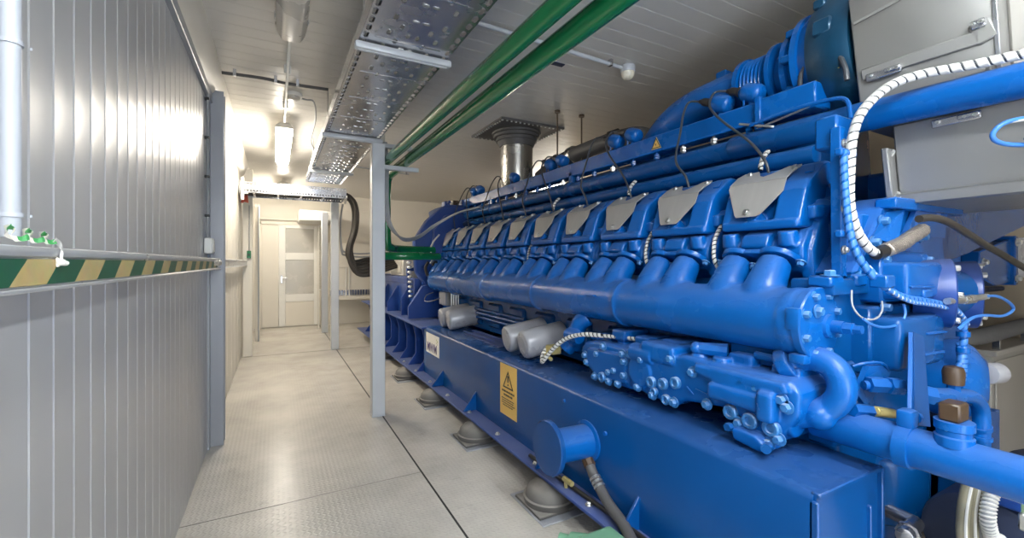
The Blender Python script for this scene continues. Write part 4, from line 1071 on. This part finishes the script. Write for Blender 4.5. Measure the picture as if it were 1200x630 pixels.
# junction by the second filter pair, with the braided cable loop
m = MB().tube([(1.90, 2.55, .90), (1.86, 2.50, 1.0), (1.86, 2.46, 1.08), (1.9, 2.42, 1.12)], .058, 20).cyl((1.80, 2.52, 1.0), (1.80, 2.38, .99), .045, n=18).cyl((1.85, 2.55, .93), (1.82, 2.58, .88), .06, n=18)
build(m, 'valve_body', 'blue', en, remesh=.006, iters=3)
build(MB().box((1.70, 2.57, .85), (1.78, 2.66, .91), .008).cyl((1.70, 2.58, .82), (1.70, 2.66, .84), .014, n=10), 'valve_connector', 'brass', en)
wrapped([(1.82, 2.18, 1.035), (1.76, 2.30, 1.03), (1.72, 2.42, .99), (1.68, 2.52, .91), (1.65, 2.60, .815), (1.655, 2.63, .80), (1.68, 2.66, .84), (1.72, 2.66, .89)], .013, 'braided_lead', 'ink', 'wrap', en, .028)
wrapped([(1.82, 2.18, 1.035), (1.86, 2.05, 1.04), (1.90, 1.9, 1.045)], .011, 'braided_lead', 'ink', 'wrap', en, .028)
# fittings between manifold and cooler
build(MB().cyl((1.86, 1.33, 1.085), (1.80, 1.44, 1.085), .035, .028, n=8).sph((1.795, 1.45, 1.085), .03), 'coolant_plug', 'blue', en)
build(MB().box((1.90, 1.02, 1.04), (2.05, 1.35, 1.14), .01).cyl((1.87, 1.2, 1.09), (1.87, 1.08, 1.085), .018, n=12), 'thermostat_block', 'blue2', en)

# --- coolant elbow and the long pipe
m = MB().tube([(1.90, 1.05, 1.085), (1.90, .98, 1.115), (1.90, .905, 1.09), (1.90, .878, 1.02), (1.895, .90, .955), (1.88, .96, .905), (1.85, 1.03, .88), (1.84, 1.10, .875)], .050, 26, sub=8)
m.cyl((1.84, 1.0, .872), (1.83, 1.12, .875), .075, n=26, bv=.01).cyl((1.89, 1.04, 1.09), (1.885, 1.09, 1.06), .075, n=24, bv=.008)
m.sph((1.875, .945, .905), .060)
build(m, 'coolant_elbow', 'blue', en, remesh=.006, iters=4)
build(MB().tube([(1.97, 1.0, .85), (1.96, .88, .855), (1.95, .6, .857), (1.94, -.3, .85)], .068, 30, sub=5), 'coolant_pipe', 'blue', en)
m = MB().tube([(2.03, .90, 1.085), (2.06, .87, 1.10), (2.14, .85, 1.095), (2.20, .85, 1.06)], .006, 6)
m.sheet([(2.06, .86, 1.09), (2.19, .85, 1.085), (2.22, .85, 1.05), (2.16, .85, 1.0), (2.06, .87, .93), (2.02, .88, .98)], .02)
build(m, 'control_lever', 'blue', en)
build(MB().cyl((1.93, .86, .94), (2.02, .84, .925), .026, n=6), 'sensor_nut', 'blue', en)
build(MB().cyl((2.02, .84, .925), (2.05, .835, .922), .017, n=12).cyl((2.05, .835, .922), (2.14, .81, .905), .020, .018, n=14, bv=.004), 'brass_sensor', 'brass', en)
# clamp on the long pipe with its slanting strut plate
cl = build(MB().cyl((1.945, .72, .856), (1.945, .68, .856), .074, n=26).box((1.92, .675, .92), (1.98, .725, .985), .012, 2).bolt((1.985, .69, .955), (1, -.3, 0), .014, .02), 'pipe_clamp', 'blue', en)
m = MB().sheet([(1.97, .70, .925), (2.07, .69, .905), (2.22, .76, 1.10), (2.28, .78, 1.20), (2.22, .79, 1.22)], .014)
stp = build(m, 'strut_plate', 'frame', en)
build(MB().bar((1.965, .70, .925), (2.215, .785, 1.215), .014, .03), 'strut_edge', 'blue', stp)
# threaded line with fittings to the bend at the right
ml = build(MB().tube([(2.02, .86, 1.02), (2.12, .80, 1.02), (2.2, .76, 1.0)], .018, 12).cyl((2.03, .85, 1.025), (2.09, .82, 1.022), .030, n=6).cyl((2.10, .815, 1.02), (2.15, .79, 1.015), .033, n=6).cyl((2.19, .75, .995), (2.235, .73, .985), .036, n=6), 'threaded_fitting', 'blue', en)
build(MB().tube([(2.22, .74, .985), (2.35, .735, .965), (2.50, .73, .945), (2.62, .72, .92), (2.69, .715, .86), (2.70, .715, .75), (2.70, .715, .5)], .030, 18, sub=8), 'vent_line', 'blue', en)
build(MB().cyl((2.695, .715, .79), (2.70, .715, .775), .036, n=20).cyl((2.70, .715, .745), (2.70, .715, .73), .036, n=20), 'line_ring', 'blue', en)
build(MB().cyl((2.45, .73, .965), (2.45, .73, 1.0), .022, n=6), 'cap_adapter', 'blue', en)
build(MB().lathe([(0, .033), (.05, .036), (.07, .030), (.078, .0)], (2.45, .73, 1.0), (0, 0, 1), 20), 'breather_cap', 'brown', en)
build(MB().lathe([(0, .05), (.03, .05), (.034, .044), (.05, .044), (.054, .05), (.08, .05)], (1.945, .578, .905), (0, 0, 1), 26), 'pipe_socket', 'blue', en)
build(MB().box((1.91, .553, .985), (1.985, .608, 1.045), .006), 'socket_box', 'brown', en)

# --- gear case and front covers
gc = build(MB().box((2.05, .965, .5), (3.35, 1.15, 1.40), .015).box((2.24, .965, 1.38), (3.35, 1.15, 1.72), .015).prism([(2.10, 1.45), (2.20, 1.55), (2.34, 1.74), (2.50, 1.80), (3.05, 1.80), (3.1, 1.45)], 'y', .93, 1.1, .012), 'gear_case', 'blue', en)
m = MB().box((2.18, .80, 1.06), (2.60, .98, 1.275), .025, 3).box((2.16, .895, 1.03), (2.67, .98, 1.315), .01)
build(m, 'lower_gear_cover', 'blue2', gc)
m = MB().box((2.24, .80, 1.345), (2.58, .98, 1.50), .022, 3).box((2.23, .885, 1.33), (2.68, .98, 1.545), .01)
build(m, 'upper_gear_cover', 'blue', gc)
for (z, xa, xb) in ((1.40, 2.30, 2.55), (1.20, 2.45, 2.68), (1.115, 2.40, 2.66)): build(MB().bar((xa-.05, .797, z), (xb-.09, .797, z-.004), .012, .010), 'casting_rib', 'blue', gc)
m = MB()
for (x, z) in ((2.27, 1.31), (2.66, 1.30), (2.66, 1.08), (2.20, 1.075), (2.68, 1.2), (2.68, 1.51), (2.26, 1.51), (2.45, 1.76), (2.33, 1.68), (2.25, 1.585), (2.9, 1.77), (2.72, 1.62), (2.70, 1.43)): m.bolt((x, .895 if z < 1.55 else .925, z), (0, -1, 0), .018, .026)
build(m, 'cover_bolt', 'boltblue', gc)
build(MB().sheet([(2.24, .925, 1.60), (2.36, .92, 1.72), (2.48, .90, 1.735), (2.36, .88, 1.58)], .03).sheet([(2.52, .91, 1.62), (2.62, .90, 1.76), (2.95, .90, 1.76), (2.95, .91, 1.62)], .02), 'sloping_cover', 'blue', gc)
# round pump covers
def disc(x, y, z, r_, th, mat, name, nb, tilt=(.45, -1, 0)):
    d = V(tilt).normalized(); p = V((x, y, z))
    o = build(MB().lathe([(-.10, r_*.92), (0, r_), (th, r_), (th+.006, r_*.95), (th+.008, 0)], p, d, 40), name, mat, en)
    xx, yy, zz = frame_from(d); m = MB()
    for k in range(nb):
        a = 2*math.pi*k/nb; m.bolt(p+d*(th+.004)+(xx*math.cos(a)+yy*math.sin(a))*r_*.85, d, .014, .018, False)
    build(m, 'cover_bolt', 'zinc', o); return o
disc(2.66, .84, 1.36, .155, .035, 'navy', 'pump_cover', 6)
disc(3.03, .86, 1.34, .165, .035, 'navy', 'drive_cover', 8)
build(MB().cyl((2.80, .92, 1.36), (2.95, .87, 1.35), .11, n=30), 'pump_body', 'blue2', en)
dp = build(MB().lathe([(-.14, .17), (-.05, .19), (0, .20), (.05, .16), (.09, .10), (.095, .0)], (2.93, .85, .93), V((.35, -1, 0)), 40), 'damper_cover', 'blue', en)
build(MB().cyl((3.09, .80, .95), (3.17, .78, .95), .05, n=20, bv=.006), 'damper_hub', 'filter', dp)
build(MB().lathe([(0, .0), (0, .19), (.14, .19), (.145, .22), (.16, .235), (.42, .24), (.44, .235)], (2.60, 1.10, .16), (0, 0, 1), 44), 'sump_can', 'blue2', en)
build(MB().box((2.30, 1.0, .10), (3.3, 1.3, .72), .012).box((2.9, .9, .2), (3.3, 1.1, .9), .02), 'sump', 'dark', en)
for (x, z) in ((2.9, .74), (2.98, .60), (2.87, .52)): build(MB().cyl((x, .86, z), (x, .80, z), .022, n=10), 'sump_bolt', 'zinc', en)
# upright bracket carrying the hose
br = build(MB().prism([(2.05, 1.44), (2.04, 2.06), (2.085, 2.06), (2.09, 1.44)], 'y', .95, .99, .004).sheet([(2.085, .96, 2.05), (2.17, 1.0, 2.02), (2.24, 1.06, 1.93), (2.44, 1.10, 1.62), (2.26, .98, 1.46), (2.09, .95, 1.44)], .012).box((2.06, .97, 1.98), (2.20, 1.06, 2.12), .01), 'hose_bracket', 'blue', en)
m = MB()
for z in (1.55, 1.72, 1.86, 1.99): m.bolt((2.065, .948, z), (0, -1, 0), .013, .014)
build(m, 'bracket_bolt', 'zinc', br)
for z in (1.60, 1.93): build(MB().box((2.045, .915, z), (2.10, .95, z+.022), .005).box((1.99, .92, z), (2.05, .95, z+.03), .006), 'hose_clip', 'blue', br)
build(MB().box((1.93, .93, 1.40), (2.03, 1.02, 1.445), .008).box((2.11, .92, 1.40), (2.2, 1.0, 1.45), .008), 'bracket_foot', 'blue', br)
for x in (1.96, 2.16): build(MB().bolt((x, .95, 1.447), (0, 0, 1), .022, .02), 'foot_bolt', 'boltblue', br)
# white wrapped hose
hp = [(2.40, -.15, 2.235), (2.395, .3, 2.24), (2.36, .62, 2.255), (2.32, .78, 2.265), (2.24, .86, 2.23), (2.13, .905, 2.13), (2.075, .92, 2.02), (2.062, .925, 1.88), (2.06, .925, 1.74), (2.085, .915, 1.64), (2.14, .90, 1.565), (2.20, .89, 1.535)]
wh = build(MB().tube(hp, .016, 14, sub=10), 'wrapped_hose', 'lead', en)
wh['label'] = 'white spiral-wrapped hose'
build(MB().band(hp, .0165, .030, .036, 10, .002), 'spiral_wrap', 'wrap', wh)
build(MB().tube([(2.19, .89, 1.535), (2.24, .885, 1.545), (2.28, .88, 1.555)], .026, 14), 'hose_end', 'black', en)
cpts = [(2.25, .885, 1.548), (2.36, .875, 1.575), (2.46, .87, 1.61), (2.56, .865, 1.645)]
fo = build(MB().tube(cpts, .028, 16), 'foil_sleeve', 'foil', en)
build(MB().helix(cpts, .028, .004, .013, 5), 'sleeve_ridge', 'foil', fo)
# blue and white wrapped looms over the covers
lp = [(2.02, .93, 1.95), (2.02, .92, 1.75), (2.015, .90, 1.60), (2.03, .87, 1.50), (2.10, .83, 1.41), (2.22, .81, 1.36), (2.42, .80, 1.335), (2.60, .78, 1.30), (2.68, .77, 1.24), (2.69, .77, 1.12), (2.66, .78, 1.0)]
wrapped(lp, .013, 'cable_loom', 'blue', 'bluewrap', en, .034)
wrapped([(p[0]+.02, p[1]-.012, p[2]-.016) for p in lp[3:9]], .008, 'cable_loom', 'wrap', 'bluewrap', en, .026)
build(MB().box((2.06, .80, 1.40), (2.13, .86, 1.45), .006).box((2.36, .79, 1.35), (2.44, .83, 1.385), .006), 'loom_clip', 'blue', en)
for z in (1.03, 1.10, 1.17): build(MB().cyl((2.69, .77, z), (2.69, .77, z+.022), .024, n=14), 'loom_band', 'blue', en)
wrapped([(2.70, .78, 1.14), (2.68, .77, 1.05), (2.66, .77, .98)], .017, 'braided_lead', 'blue', 'bluewrap', en, .02)
build(MB().tube([(1.985, .885, 1.39), (1.96, .87, 1.33), (1.99, .85, 1.285), (2.07, .84, 1.28), (2.12, .84, 1.31), (2.13, .845, 1.345)], .0034, 8), 'thin_lead', 'cable', en)
build(MB().tube([(1.97, .84, 1.285), (2.0, .83, 1.265), (2.1, .83, 1.245), (2.2, .82, 1.25), (2.25, .815, 1.285), (2.25, .82, 1.33)], .0050, 8), 'thin_lead', 'bluewrap', en)
build(MB().tube([(2.60, .76, 1.21), (2.68, .74, 1.255), (2.8, .73, 1.262), (2.98, .72, 1.25), (3.08, .71, 1.275), (3.03, .71, 1.31), (2.9, .72, 1.345), (2.76, .73, 1.345)], .0065, 8), 'sensor_lead', 'bluewrap', en)
build(MB().cyl((2.50, .765, 1.335), (2.62, .75, 1.336), .014, n=12).cyl((2.62, .75, 1.336), (2.70, .74, 1.34), .020, n=6).cyl((2.70, .74, 1.34), (2.78, .73, 1.345), .014, n=12), 'speed_sensor', 'zinc', en)

# ================================================================== heat shield box over the turbo end
hs = thing('heat_shield_box', (2.8, .7, 1.76), 'large grey steel heat shield box overhanging the near engine end', 'heat shield')
def hx(z): return 2.33+(2.72-z)*.22       # the box leans: its foot is farther in
def shell(y0, y1, z0, z1, off=0, d=.85):
    return MB().prism([(hx(z0)+off, z0), (hx(z1)+off, z1), (hx(z1)+d, z1), (hx(z0)+d, z0)], 'y', y0, y1, .008)
m = MB().prism([(hx(2.13), 2.13), (hx(2.72), 2.72), (hx(2.72)+.25, 2.95), (3.2, 2.95), (3.2, 2.13)], 'y', .59, 1.055, .008)
build(m, 'upper_shield', 'shield', hs)
build(shell(-.2, .945, 1.765, 2.12, .012, .75), 'lower_shield', 'shield', hs)
build(MB().prism([(hx(2.1)+.10, 2.1), (hx(2.8)+.10, 2.8), (3.2, 2.9), (3.2, 2.1)], 'y', .47, .59, .01), 'inner_drum', 'greypanel', hs)
def sp(y, z, o=-.004): return V((hx(z)+o, y, z))
m = MB()
m.bar(sp(1.03, 2.368, -.006), sp(.64, 2.372, -.006), .012, .050, .004, up=(-.22, 0, 1)).bar(sp(.66, 2.38, -.006), sp(.60, 2.40, -.006), .012, .085, .02, up=(-.22, 0, 1))
build(m, 'joint_strip', 'shield', hs)
build(MB().bar(sp(1.04, 2.60), sp(.60, 2.66), .006, .012, 0, up=(-.22, 0, 1)), 'fold_edge', 'shield', hs)
build(MB().bar(sp(.595, 2.14, -.006), sp(.595, 2.72, -.006), .010, .014, .002, up=(0, 1, 0)), 'corner_seam', 'galv', hs)
def latch(y, z, l=.13):
    o = build(MB().bar(sp(y, z, -.014), sp(y-l, z+.004, -.014), .016, .034, .004, up=(-.22, 0, 1)).bar(sp(y-l*.55, z+.004, -.026), sp(y-l*1.0, z+.006, -.026), .012, .020, .004, up=(-.22, 0, 1)), 'toggle_latch', 'galv', hs)
    m = MB()
    for f in (.15, .7, .9): m.cyl(sp(y-l*f, z+.002, -.02), sp(y-l*f, z+.002, -.036), .006, n=8)
    build(m, 'rivet', 'zinc', o)
latch(1.01, 2.345); latch(.80, 2.083, .15); latch(.66, 2.415, .04)
build(MB().bar(sp(.96, 1.79, .004), sp(-.1, 1.80, .004), .03, .05, .006, up=(-.22, 0, 1)), 'bottom_lip', 'shield', hs)
build(MB().prism([(2.50, 1.76), (2.44, 2.02), (2.56, 2.02), (2.64, 1.76)], 'y', .947, .975, .006), 'end_strap', 'shield', hs)
build(MB().bolt(sp(.955, 1.80, .0), (-.9, .3, .2), .02, .018).bolt(sp(.955, 2.0, .0), (-.9, .3, .2), .014, .012), 'shield_bolt', 'zinc', hs)
lp2 = [(2.42, .45, 2.03), (2.34, .47, 2.005), (2.25, .53, 1.99), (2.225, .56, 1.955), (2.245, .555, 1.925), (2.32, .52, 1.915), (2.42, .45, 1.925), (2.5, .35, 1.93)]
t = thing('sensor_loop', lp2[3], 'blue wrapped cable loop with black plug beside the heat shield box', 'cable')
build(MB().tube(lp2[1:], .008, 10), 'cable', 'bluewrap', t)
build(MB().tube(lp2[:3], .007, 10), 'wire', 'wrap', t)
build(MB().lathe([(0, .02), (.03, .026), (.05, .022), (.08, .026), (.12, .03)], (2.37, .465, 2.015), V((.12, -.06, .02)), 16), 'plug', 'black', t)
build(MB().cyl((2.30, .50, 1.93), (2.45, .42, 1.95), .008, n=8), 'probe', 'galv', t)

# ================================================================== right hand side of the engine end
t = thing('blue_arm', (3.6, .95, 1.45), 'blue steel bracket arms reaching out right of the engine under the heat shield', 'bracket')
build(MB().prism([(2.95, 1.74), (3.12, 1.76), (4.6, 2.04), (4.6, 1.80), (3.3, 1.54), (3.0, 1.5)], 'y', .93, .99, .006), 'upper_arm', 'frame', t)
build(MB().prism([(2.35, 1.735), (3.08, 1.735), (3.08, 1.80), (2.35, 1.78)], 'y', .88, .96, .006), 'cross_bar', 'blue', t)
build(MB().prism([(3.45, 1.42), (3.45, 1.56), (3.95, 1.64), (4.0, 1.64), (4.0, 1.38), (3.7, 1.36)], 'y', .92, 1.0, .006), 'lower_arm', 'frame', t)
build(MB().box((3.95, .90, 1.36), (4.0, 1.0, 1.66), .006), 'arm_flange', 'frame', t)
build(MB().bolt((3.97, .90, 1.62), (0, -1, 0), .016, .02).bolt((3.97, .90, 1.40), (0, -1, 0), .016, .02).bolt((3.5, .92, 1.5), (0, -1, 0), .016, .02), 'arm_bolt', 'zinc', t)
t = thing('control_box', (4.3, 1.05, 1.40), 'light grey control box bolted to the end of the blue arm', 'box')
build(MB().box((4.0, .94, 1.40), (4.75, 1.2, 1.66), .008), 'box', 'filter', t)
build(MB().box((4.02, .932, 1.42), (4.73, .942, 1.64), .004), 'lid', 'filter', t)
conduit('black_cable', [(2.10, .72, 1.66), (2.19, .71, 1.668), (2.30, .70, 1.655), (2.48, .69, 1.61), (2.66, .69, 1.57), (2.9, .69, 1.525), (3.25, .69, 1.455), (3.7, .7, 1.40)], .014, 'brownblack', 'black cable drooping in front of the blue arm toward the right', (), 'cable')
t = thing('grey_cabinet', (4.9, 1.6, 0), 'low grey sheet steel cabinet standing right of the engine end', 'cabinet')
build(MB().box((4.42, 1.12, .06), (5.33, 2.2, .84), .008).box((4.45, 1.16, 0), (5.3, 2.2, .06), 0), 'body', 'greypanel', t)
build(MB().box((4.40, 1.09, .84), (5.345, 2.2, .88), .006), 'top', 'greypanel', t)
build(MB().box((4.47, 1.108, .12), (5.28, 1.12, .80), .004), 'front_panel', 'greypanel', t)
hp2 = [(3.6, 1.12, 1.03), (4.1, 1.12, 1.0), (4.6, 1.12, 1.0), (5.3, 1.15, 1.0)]
t = thing('corrugated_hose', (4.4, 1.12, .88), 'black corrugated hose running above the low grey cabinet', 'hose')
build(MB().tube(hp2, .045, 14), 'hose', 'black', t)
build(MB().helix(hp2, .047, .008, .026, 6), 'ridge', 'hosegrey', t)
build(MB().box((4.5, 1.10, .88), (4.53, 1.14, .96), .002).box((5.2, 1.12, .88), (5.23, 1.16, .96), .002), 'clip', 'galv', t)
t = thing('wall_pipe', (4.6, 1.3, 1.1), 'dark pipe with steel coupling on the wall behind the engine end', 'pipe')
build(MB().cyl((3.4, 1.3, 1.28), (5.35, 1.3, 1.28), .02, n=12), 'pipe', 'dark', t)
build(MB().cyl((4.3, 1.3, 1.28), (4.65, 1.3, 1.28), .028, n=6), 'coupling', 'zinc', t)
# hoses below the long pipe
for k in range(4):
    x = .040*k; y = .60-.012*(k % 2)
    pts = [(2.22+x, y, .80), (2.16+x, y, .745), (2.105+x, y, .66), (2.09+x, y, .58), (2.11+x, y, .50), (2.18+x, y, .36), (2.22+x, y, .16), (2.24+x, y, .03)]
    t = thing('braided_hose', pts[-1], '%s ribbed olive hose with pale edges curving down under the long blue pipe' % ('leftmost', 'second', 'third', 'rightmost')[k], 'hose', 'hoses under the long blue pipe')
    build(MB().tube(pts, .018, 14, sub=8), 'hose', 'oliveh' if k < 3 else 'cable', t)
    build(MB().tube([(p[0]-.014, p[1]-.012, p[2]) for p in pts], .0045, 6, sub=8), 'pale_stripe', 'wrap', t)
tag(build(MB().tube([(2.06, .575, .535), (2.10, .562, .525), (2.2, .562, .527), (2.27, .575, .53)], .006, 8), 'cable_tie', 'wrap'), 'white tie round the olive hoses low at the right edge', 'tie')
pts = [(2.32, .545, .78), (2.22, .545, .755), (2.14, .545, .70), (2.115, .545, .63), (2.16, .545, .56), (2.26, .545, .50), (2.32, .545, .30), (2.33, .545, .03)]
t = thing('ribbed_hose', (2.33, .545, .03), 'light grey ribbed hose looping beside the olive hoses', 'hose')
build(MB().tube(pts, .018, 14), 'hose', 'cable', t)
build(MB().helix(pts, .0185, .004, .012, 5), 'ridge', 'wrap', t)
t = thing('lashing_strap', (2.27, .50, .58), 'olive green strap with steel buckle hanging under the long blue pipe', 'strap')
build(MB().sheet([(2.265, .50, .80), (2.325, .50, .80), (2.30, .495, .64), (2.245, .495, .64)], .004), 'strap', 'oliveg', t)
build(MB().box((2.235, .482, .585), (2.295, .505, .645), .006).cyl((2.265, .482, .60), (2.265, .472, .60), .016, n=12), 'buckle', 'zinc', t)
t = thing('drive_motor', (2.9, .62, 0), 'dark blue auxiliary motor on the floor at the lower right', 'motor')
build(MB().cyl((2.42, .64, .40), (3.3, .64, .40), .19, n=28, bv=.02).box((2.5, .48, 0), (3.2, .80, .24), .008), 'motor_body', 'dark', t)
build(MB().box((2.40, .50, .58), (2.62, .66, .70), .01), 'terminal_box', 'navy', t)
build(MB().cyl((2.45, .50, .64), (2.45, .47, .64), .018, n=10), 'gland', 'signwhite', t)
build(MB().cyl((2.55, .50, .66), (2.55, .47, .66), .016, n=10), 'gland', 'signwhite', t)
build(MB().cyl((2.20, .80, .41), (2.42, .84, .38), .030, n=20, bv=.006).cyl((2.26, .812, .40), (2.29, .818, .396), .040, n=8).cyl((2.42, .84, .38), (2.44, 1.0, .38), .03, n=12), 'drain_fitting', 'galv', en)

# ================================================================== added light for daylight assumed through an unseen doorway behind the camera, camera
ld = bpy.data.lights.new('assumed_door_daylight', 'AREA'); ld.shape = 'RECTANGLE'; ld.size = 1.35; ld.size_y = 2.3; ld.energy = 45; ld.color = (.80, .89, 1.0)  # area light added out of view for assumed bluish daylight from behind
lo = bpy.data.objects.new('assumed_door_daylight', ld); COL.objects.link(lo); lo.location = (.6, YF-.05, 1.2); lo.rotation_euler = (R(-90), 0, 0)
lo.rotation_euler = (R(90), 0, 0)
w = bpy.data.worlds.new('world'); SC.world = w; w.use_nodes = True
w.node_tree.nodes['Background'].inputs[0].default_value = (.75, .85, 1, 1); w.node_tree.nodes['Background'].inputs[1].default_value = .6

cd = bpy.data.cameras.new('camera'); cam = bpy.data.objects.new('camera', cd); COL.objects.link(cam)
cam.location = (0, 0, 1.5); cam.rotation_euler = (R(90), 0, -math.atan(277/515))
cd.sensor_width = 36; cd.lens = 515/1200*36; cd.shift_y = -8/1200; cd.clip_start = .02
SC.camera = cam
vs = SC.view_settings
vs.view_transform = 'Standard'; vs.look = 'None'; vs.gamma = 1; vs.use_curve_mapping = False; vs.exposure = .95
